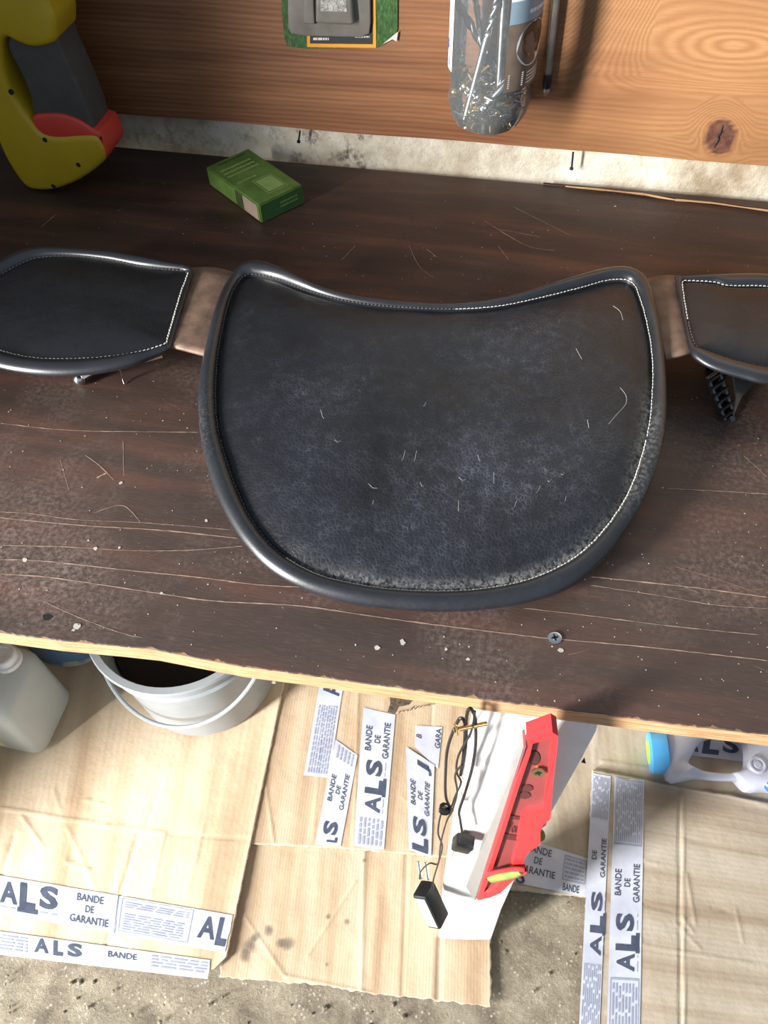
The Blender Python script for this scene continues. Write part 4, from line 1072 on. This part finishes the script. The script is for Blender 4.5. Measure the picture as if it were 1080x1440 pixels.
for k in range(110):
    me = sm_[k % 4]; L_ = (.022, .030, .014, .018)[k % 4]
    for tr_ in range(40):
        rr_ = BR*.88*math.sqrt(rd.random()); a = rd.uniform(0, 6.283); z = rd.uniform(.005, .036)
        p = Vector((rr_*math.cos(a), rr_*math.sin(a), z)); el = rd.uniform(-.6, .6); az = rd.uniform(0, 6.283)
        d = Vector((math.cos(az)*math.cos(el), math.sin(az)*math.cos(el), math.sin(el))); q = p+d*L_
        lim = BR*.90 if min(p.z, q.z) > .010 else BR*.72
        if q.xy.length < lim and p.xy.length < lim and .004 < q.z < .050: break
    else: continue
    ky = k % 4
    put(me, 'screw', B(*p), B(*q), ('short silver screw in the heap inside the clear bottle', 'brass-coloured screw in the heap inside the clear bottle', 'dull grey stubby screw in the heap inside the clear bottle', 'short silver screw in the heap inside the clear bottle')[ky], 'screw', ('short silver screws', 'brass screws', 'grey stubby screws', 'short silver screws')[ky]+' piled in the bottle')

# rod hanging beside the bottle
ry = PLY-.006
ra, rb_ = PY(788, -60, ry), PY(769, 118, ry); dd = (rb_-ra).normalized()
rod = thing('metal_rod', 'slim shiny grooved rod hanging right of the bottle', 'tool')
sdv = dd.cross(Vector((0, 1, 0))).normalized()
bm = bmesh.new()
add_tube(bm, [ra, ra.lerp(rb_, .5), rb_-dd*.008], [.0042, .0040, .0038], 16)
bmobj('shaft', bm, simple('grey_clear_rod', (.34, .30, .26), .12, .6, .25, 60, .1), rod, True)
bm = bmesh.new()
for s_ in (-1, 1): add_tube(bm, [ra+sdv*.0026*s_+Vector((0, -.003, 0)), rb_-dd*.012+sdv*.0022*s_+Vector((0, -.0026, 0))], .0007, 6)
bmobj('edge_line', bm, M_STEEL, rod, True)
bm = bmesh.new(); add_tube(bm, [rb_-dd*.010, rb_-dd*.002, rb_+dd*.004], [.0040, .0044, .0036], 14); bmobj('tip_socket', bm, M_DSTEEL, rod, True)
bm = bmesh.new(); add_tube(bm, [rb_+dd*.003, rb_+dd*.007, rb_+dd*.011], [.0036, .0040, .0012], 14); bmobj('tip', bm, M_STEEL, rod, True)

# ============================================================ LEVEL ON THE LEG
def LY(v_): return .2085-.030*max(0, min(1, (v_-1000)/320))   # front plane of the leaning leg
level = thing('spirit_level', 'red and silver spirit level hanging on the white leg', 'level')
def lev(px, e): return [PY(u, v_, LY(v_)-e) for u, v_ in px]
D = .024; LVZ = lambda p: Vector((-.0020-.0135*max(0, min(1, (-.06-p.z)/.5)), .0120, 0))
lout = [(741, 1042), (777, 1030), (785, 1035), (784, 1050), (778, 1100), (774, 1152), (764, 1160), (760, 1170), (760, 1187), (742, 1200), (736, 1212), (741, 1222), (728, 1232), (704, 1256), (690, 1262), (672, 1266), (680, 1240), (700, 1180), (724, 1105), (743, 1054)]
lin = [(749, 1046), (774, 1039), (775, 1050), (770, 1096), (765, 1138), (740, 1142), (734, 1150), (729, 1180), (728, 1190), (725, 1200), (722, 1212), (722, 1220), (712, 1230), (698, 1248), (688, 1255), (680, 1256), (688, 1236), (706, 1182), (729, 1110), (746, 1060)]
fr = lev(lin, D); web = [p+LVZ(p)*.30 for p in fr]
def straight(name, px, front, th, mat, parent, bevel=0):
    P_ = [p for p in lev(px, front)]
    return extrude_poly(name, P_, Vector((0, th, 0)), mat, parent, bevel, smooth=bevel > 0)
# rim: straight extrusion of ring
def ring_straight(name, a, b, front, th, mat, parent):
    n_ = len(a); A_, B_ = lev(a, front), lev(b, front); 
    bm = bmesh.new(); V = [bm.verts.new(p) for p in A_+[p+LVZ(p) for p in A_]+B_+[p+LVZ(p) for p in B_]]
    for i in range(n_):
        j = (i+1) % n_
        for f in ((i, j, 2*n_+j, 2*n_+i), (i, j, n_+j, n_+i), (2*n_+i, 2*n_+j, 3*n_+j, 3*n_+i), (n_+i, n_+j, 3*n_+j, 3*n_+i)): bm.faces.new([V[k] for k in f])
    bmesh.ops.recalc_face_normals(bm, faces=bm.faces[:])
    es = [e for e in bm.edges if abs((e.verts[0].co-e.verts[1].co).normalized().y) < .5 and all(v_.index < 0 or True for v_ in e.verts)]
    return bmobj(name, bm, mat, parent, False)
o = ring_straight('frame', lout, lin, D, D-.003, M_REDL, level); o['label'] = 'red plastic frame'
extrude_poly('web', web, Vector((0, .003, 0)), M_WEB, level, smooth=False)['label'] = 'dull red recessed web'
fa = [PY(741, 1052, LY(1052)-D), PY(671, 1267, LY(1267)-D)]
fa = [p+Vector((-.0004, 0, 0))+LVZ(p)*.08 for p in fa]
extrude_poly('aluminium_face', [fa[0], fa[1], fa[1]+LVZ(fa[1])*.92, fa[0]+LVZ(fa[0])*.92], Vector((-.0016, -.0006, 0)), M_ALU, level)['label'] = 'brushed silver measuring face'
# oval marks, print block on the web
bm = bmesh.new()
def webp(u, v_): p = PY(u, v_, LY(v_)-D); return p+LVZ(p)*.28+Vector((0, -.0003, 0))
for u, v_, a, b in ((742, 1115, 8, 5), (739, 1125, 8, 5)):
    bm.faces.new([bm.verts.new(webp(u+a*math.cos(k*6.283/20), v_+b*math.sin(k*6.283/20))) for k in range(20)])
bmobj('oval_mark', bm, simple('dark_red_mark', (.07, .012, .012), .5), level)
pr = Print(); pr.rect(0, 0, 1, .22, 0); pr.rect(0, .86, 1, 1, 0); pr.rect(.0, .22, .1, .86, 0); pr.rect(.9, .22, 1, .86, 0); pr.text('Von', .2, .3, .6, .42, .02, 0)
pr.build('print_block', lambda a, b: webp(705+28*a+(b*8), 1185-33*b+4*a), level, [simple('dark_red_print', (.09, .008, .010), .5)])
# holders and vials
straight('vial_holder', [(737, 1147), (770, 1152), (768, 1162), (760, 1166), (748, 1166), (742, 1186), (726, 1182), (729, 1160)], D-.001, D-.012, M_REDL, level, .001)
vr = PY(752, 1176, LY(1176)-D*.6)
tube('vial', [PY(748, 1178, LY(1176)-.016), PY(759, 1174, LY(1174)-.016)], .0052, M_VIAL, level, 12)
v0, v1 = PY(688, 1234, LY(1230)-.028), PY(733, 1224, LY(1223)-.028)
dv = v1-v0
bm = bmesh.new(); add_tube(bm, [v0, v0+dv*.08, v0+dv*.85, v1], [.003, .0050, .0050, .003], 12); bmobj('vial', bm, M_VIAL, level, True)
upv = Vector((0, 0, 1)).cross(dv).normalized()
bm = bmesh.new(); cen = (v0+v1)/2; nzv = dv.cross(Vector((0, 1, 0))).normalized(); frv = Vector((0, 1, 0))
lp_ = [cen+dv*.60*math.cos(a)+nzv*.0075*math.sin(a) for a in [k*6.283/28 for k in range(29)]]
add_tube(bm, lp_, .0020, 8, False); bmobj('vial_ring', bm, M_REDL, level, True)
# hanging hole and the brass screw through it
p = webp(749, 1074); p2 = webp(750, 1058)
bm = bmesh.new()
bm.faces.new([bm.verts.new(webp(752+8*math.cos(k*6.283/20), 1073+10*math.sin(k*6.283/20))) for k in range(20)]); bmobj('hanging_hole', bm, simple('dark_red_recess', (.05, .006, .007), .6), level)
s_ = PY(757, 1086, LY(1086)-.024)
sc2 = screw_head('screw', s_, (.12, -.92, .25), .0046, M_BRASS, leg, .032); sc2['label'] = 'brass screw holding the level'

# ============================================================ CABLES
def cpts(px, e=.006): return catmull([PY(u, v_, LY(v_)-e-(w if len(q) > 2 else 0)) for q in px for u, v_, w in [(q+(0,))[:3]]], 6, False)
cab = thing('hanging_cable', 'black cable looped over a screw on the white leg, square plug at end', 'cable')
c1 = cpts([(636, 1140, .002), (627, 1120), (627, 1080), (630, 1050), (640, 1022), (648, 1010), (654, 1020), (652, 1060), (648, 1090), (655, 1050), (656, 1010), (661, 996), (668, 1010), (669, 1045), (664, 1080), (654, 1115), (646, 1140), (647, 1152), (650, 1172)], .010)
tube('cord', c1, .00125, M_BLACKP, cab)
pl = PY(651, 1186, LY(1186)-.010)
bm = bmesh.new(); rot = Matrix.Rotation(math.radians(12), 3, 'Y')
add_box(bm, tuple(pl), (.017, .013, .022), rot, .0018); add_box(bm, tuple(pl+Vector((.001, 0, -.0125))), (.013, .010, .005), rot, .0005); add_box(bm, tuple(pl+Vector((-.001, 0, .0125))), (.007, .007, .006), rot, .001)
bmobj('plug', bm, M_BLACKP, cab, True)
ad = thing('power_adapter', 'black mains adapter dangling on thin twisted leads beside the leg', 'adapter')
c2 = cpts([(668, 1000, .0), (662, 1030), (645, 1062), (642, 1085), (648, 1100), (640, 1120), (634, 1135), (622, 1140), (616, 1170), (622, 1190), (617, 1212), (610, 1235), (608, 1252)], .012)
c3 = cpts([(650, 1075), (640, 1090), (643, 1115), (636, 1140), (628, 1155), (620, 1185), (616, 1214), (604, 1214), (592, 1225), (590, 1236)], .016)
bm = bmesh.new(); add_tube(bm, c2, .0009, 6); add_tube(bm, c3, .0008, 6); bmobj('lead', bm, M_BLACKP, ad, True)
# small tie where the leads are wrapped
tk = PY(626, 1138, LY(1138)-.014)
bm = bmesh.new(); 
for k in range(5): add_tube(bm, [tk+Vector((.0045*math.cos(a*.7+k), .0035*math.sin(a*.7+k*1.7), .006*math.sin(a*.35+k*.9))) for a in range(9)], .0009, 6)
bmobj('cable_tie', bm, M_BLACKP, ad, True)
pc = PY(606, 1272, LY(1272)-.020)
ax_ = (PZ(590, 1241, pc.z+.022)-PZ(616, 1296, pc.z-.022)).normalized()
q = ax_.to_track_quat('Z', 'Y').to_matrix() @ Matrix.Rotation(math.radians(35), 3, 'Z')
bm = bmesh.new(); add_box(bm, tuple(pc), (.024, .019, .050), q, .0025)
bmobj('adapter_body', bm, M_BLACKP, ad, True)
side = q @ Vector((-1, 0, 0)); side = side if side.x < 0 else -side
bm = bmesh.new(); add_box(bm, tuple(pc+side*.0123), (.0008, .014, .042), q, .0002); bmobj('highlight_strip', bm, simple('silver_highlight', (.55, .55, .56), .3, .3), ad)  # silver strip painted on as the highlight along the adapter's side
bm = bmesh.new()
for s_ in (-.005, .005): add_tube(bm, [pc+q @ Vector((-.008, s_, .030)), pc+q @ Vector((-.016, s_, .048))], .0020, 8)
bmobj('pin', bm, M_STEEL, ad, True)

# ============================================================ CANISTER
jug = thing('canister', 'translucent milky plastic canister with round cap at lower left', 'canister')
jx1, jx0, jy0, jy1, jz0, jz1 = -.668, -.835, .300, .418, FLOOR+.0195, -.585
def rrect(x0, x1, y0, y1, r_, n_=4):
    pts = []
    for cx, cy, a0 in ((x1-r_, y1-r_, 0), (x0+r_, y1-r_, 90), (x0+r_, y0+r_, 180), (x1-r_, y0+r_, 270)):
        for k in range(n_+1): a = math.radians(a0+90*k/n_); pts.append((cx+r_*math.cos(a), cy+r_*math.sin(a)))
    return pts
def loft(name, secs, mat, parent, smooth=True):
    bm = bmesh.new(); rings = [[bm.verts.new(p) for p in s_] for s_ in secs]
    for a, b in zip(rings[:-1], rings[1:]):
        for i in range(len(a)): j = (i+1) % len(a); bm.faces.new((a[i], a[j], b[j], b[i]))
    bm.faces.new(rings[0][::-1]); bm.faces.new(rings[-1]); bmesh.ops.recalc_face_normals(bm, faces=bm.faces[:])
    return bmobj(name, bm, mat, parent, smooth)
secs = []
for z, ins in ((jz0, .010), (jz0+.006, .002), (jz0+.012, 0), (jz1-.045, 0), (jz1-.030, .003), (jz1-.012, .018), (jz1, .036)):
    secs.append([Vector((x, y, z)) for x, y in rrect(jx0+ins, jx1-ins, jy0+ins, jy1-ins, max(.006, .022-ins*.3))])
loft('body', secs, M_JUG, jug)
cp = PZ(3, 920, jz1+.018)
bm = bmesh.new(); lathe(bm, [(.022, jz1-.004), (.022, jz1+.004), (.019, jz1+.006), (.019, jz1+.018), (.017, jz1+.020), (.012, jz1+.020), (.011, jz1+.018), (.0001, jz1+.018)], cp.x, cp.y, 28); bmobj('cap', bm, M_LIGHTW, jug, True)
pr = Print(); pr.rect(0, 0, 1, 1, 0); pr.small(.1, .15, .9, .85, 5, 1, 4)
pr.build('label', lambda a, b: Vector((jx1-.115+.055*a, jy0-.0006, jz0+.022+.075*b)), jug, [M_PALEY, simple('grey_green_print', (.45, .45, .30), .6)])

# ============================================================ BUCKET
bk_t = thing('bucket', 'pale grey plastic bucket with lowered handle under the bench', 'bucket')
bcx, bcy = -.452, .500
zb0, zb1 = FLOOR+.0195, -.553
bm = bmesh.new()
prof = [(.0001, zb0), (.115, zb0), (.120, zb0+.004), (.122, zb0+.05), (.128, zb1-.055), (.1285, zb1-.050), (.134, zb1-.048), (.1345, zb1-.044), (.130, zb1-.040), (.132, zb1-.012), (.140, zb1-.010), (.142, zb1-.004), (.140, zb1), (.130, zb1+.0005), (.128, zb1-.004), (.124, zb1-.05), (.110, zb0+.006), (.0001, zb0+.005)]
lathe(bm, prof, bcx, bcy, 64); bmesh.ops.recalc_face_normals(bm, faces=bm.faces[:]); bmobj('body', bm, M_BUCKET, bk_t, True)
bm = bmesh.new(); lathe(bm, [(.0001, zb0+.155), (.1175, zb0+.155)], bcx, bcy, 40)  # black disc standing in for the bucket's dark interior
o = bmobj('interior_disc', bm, simple('black_interior', (.006, .006, .006), .7), bk_t, True); o['label'] = 'black disc for the dark bucket interior'
hr_ = .1485; hp = []
for k in range(41):
    a = math.pi*k/40; th = math.radians(-37)
    lx = hr_*math.cos(a); ly = -.170*math.sin(a)
    hp.append(Vector((bcx+lx, bcy+ly*math.cos(th)*1.03, zb1-.030+ly*math.sin(-th)*1.0)))
ang = math.radians(-6)
hp = [Vector((bcx+(p.x-bcx)*math.cos(ang)-(p.y-bcy)*math.sin(ang), bcy+(p.x-bcx)*math.sin(ang)+(p.y-bcy)*math.cos(ang), p.z)) for p in hp]
bm = bmesh.new(); add_tube(bm, hp, .0035, 8)
bmobj('handle', bm, M_BUCKET, bk_t, True)
for p in (hp[0], hp[-1]):
    bm = bmesh.new(); g = bmesh.ops.create_uvsphere(bm, u_segments=12, v_segments=8, radius=.007); bmesh.ops.translate(bm, vec=p, verts=g['verts']); bmobj('handle_lug', bm, M_BUCKET, bk_t, True)

# blue can behind
t = NT('blue_and_cream_can'); v = t.coord(); sep = t.n('ShaderNodeSeparateXYZ'); t.L.new(v, sep.inputs[0])
hgt = t.math('ADD', sep.outputs[2], t.math('MULTIPLY', t.noise(v, 16, 2), .09))
t.P(Base_Color=t.ramp(t.r(hgt, FLOOR+.072, FLOOR+.076), [(0, (.50, .52, .46)), (1, (.13, .25, .42))]), Roughness=.5); M_CAN = t.m
pcn = PZ(88, 935, FLOOR+.02)
cx_, cy2 = -.722, .545
bm = bmesh.new(); lathe(bm, [(.0001, FLOOR+.0195), (.085, FLOOR+.0195), (.090, FLOOR+.024), (.094, FLOOR+.16), (.098, FLOOR+.162), (.098, FLOOR+.170), (.090, FLOOR+.172), (.0001, FLOOR+.165)], cx_, cy2, 48)
o = bmobj('paint_tub', bm, M_CAN, None, True); tag(o, 'blue and cream tub behind the canister, by the bucket', 'tub')

# ============================================================ LYING BOTTLE, RIGHT
zc = FLOOR+.038
wb = thing('detergent_bottle', 'pale lilac plastic bottle with handle, lying on cardboard at right', 'bottle')
def Zp(px, z): return [PZ(u, v_, z) for u, v_ in px]
ZW = FLOOR+.060
outl = [(940, 1022), (955, 1012), (1000, 1006), (1060, 1005), (1150, 1010), (1200, 1030), (1190, 1100), (1140, 1116), (1080, 1110), (1052, 1112), (1044, 1098), (1010, 1096), (975, 1093), (950, 1098), (938, 1092), (936, 1060)]
hole = [(982, 1048), (1000, 1036), (1030, 1036), (1044, 1042), (1047, 1070), (1042, 1083), (1020, 1086), (985, 1082), (968, 1074), (974, 1062)]
def smooth_loop(px, n_, z):
    P_ = catmull(Zp(px, z), 8); ls = [(P_[(i+1) % len(P_)]-P_[i]).length for i in range(len(P_))]; T = sum(ls); out = []; i = 0; acc = 0
    for k in range(n_):
        d = T*k/n_
        while acc+ls[i] < d: acc += ls[i]; i += 1
        out.append(P_[i].lerp(P_[(i+1) % len(P_)], (d-acc)/ls[i]))
    return out
NB = 72
Oc = smooth_loop(outl, NB, ZW-.012); Hc = smooth_loop(hole, NB, ZW-.012)
hc = sum(Hc, Vector())/NB
# match the loops by angle about the hole centre
def byang(L_): 
    aa = [(math.atan2(p.y-hc.y, p.x-hc.x), p) for p in L_]; aa.sort(key=lambda q: q[0]); return [p for _, p in aa]
def ray_loop(L_, n_):
    out = []
    for k in range(n_):
        th = -math.pi+2*math.pi*(k+.5)/n_; d = Vector((math.cos(th), math.sin(th))); best = .001
        for i in range(len(L_)):
            a = L_[i]-hc; b = L_[(i+1) % len(L_)]-hc; ex_, ey_ = b.x-a.x, b.y-a.y; den = d.x*ey_-d.y*ex_
            if abs(den) < 1e-12: continue
            t_ = (a.x*ey_-a.y*ex_)/den; u_ = (a.x*d.y-a.y*d.x)/den
            if t_ > 0 and -1e-6 <= u_ <= 1+1e-6: best = max(best, t_)
        out.append(Vector((hc.x+d.x*best, hc.y+d.y*best, 0)))
    return out
Oc, Hc = ray_loop(Oc, NB), ray_loop(Hc, NB)
secs = []; SEG = 16
bm = bmesh.new(); rings = []
for i in range(NB):
    m = (Oc[i]+Hc[i])/2; w = (Oc[i]-Hc[i])/2; hw = w.length; hz = min(.024, hw*1.15); ring = []
    for s_ in range(SEG):
        a = 2*math.pi*s_/SEG; ca, sa = math.cos(a), math.sin(a)
        pw = .72
        ring.append(bm.verts.new((m.x+w.x*math.copysign(abs(ca)**pw, ca), m.y+w.y*math.copysign(abs(ca)**pw, ca), FLOOR+.0165+.024+hz*math.copysign(abs(sa)**pw, sa))))
    rings.append(ring)
for i in range(NB):
    a, b = rings[i], rings[(i+1) % NB]
    for s_ in range(SEG): j = (s_+1) % SEG; bm.faces.new((a[s_], a[j], b[j], b[s_]))
bmesh.ops.recalc_face_normals(bm, faces=bm.faces[:]); bmobj('body', bm, M_LILAC, wb, True)
ca_ = PZ(921, 1058, zc); cb_ = PZ(946, 1060, zc); dx_ = (cb_-ca_).normalized(); dx_.z = 0
def disc(name, c, r_, th, mat, prof=None):
    bm = bmesh.new(); add_tube(bm, [c, c+dx_*th*.12, c+dx_*th*.85, c+dx_*th], [r_*.90, r_, r_, r_*.97], 36); return bmobj(name, bm, mat, wb, True)
dx_ = Vector((.96, .12, .18)).normalized()
disc('cap', ca_-dx_*.010, .0335, .028, M_BLUECAP)['label'] = 'light blue screw cap'
bm = bmesh.new(); add_tube(bm, [ca_-dx_*.0112, ca_-dx_*.0100], [.0185, .0195], 32); bmobj('cap_sticker', bm, M_LIME, wb, True)['label'] = 'lime green centre disc'
pb = PZ(1065, 1076, FLOOR+.064)
bm = bmesh.new(); lathe(bm, [(.014, -.006), (.014, .001), (.012, .003), (.010, .003), (.009, .001), (.006, .001), (.005, .003), (.0001, .003)], 0, 0, 28); bmesh.ops.translate(bm, vec=pb, verts=bm.verts[:]); bmobj('moulded_boss', bm, M_LILAC, wb, True)
pb = PZ(1078, 1100, FLOOR+.055)
bm = bmesh.new(); add_tube(bm, [pb, pb+Vector((.006, -.004, 0)), pb+Vector((.020, -.010, 0))], [.009, .011, .011], 20); bmobj('spout_cap', bm, M_BLUEDK, wb, True)['label'] = 'dark blue spout cap'
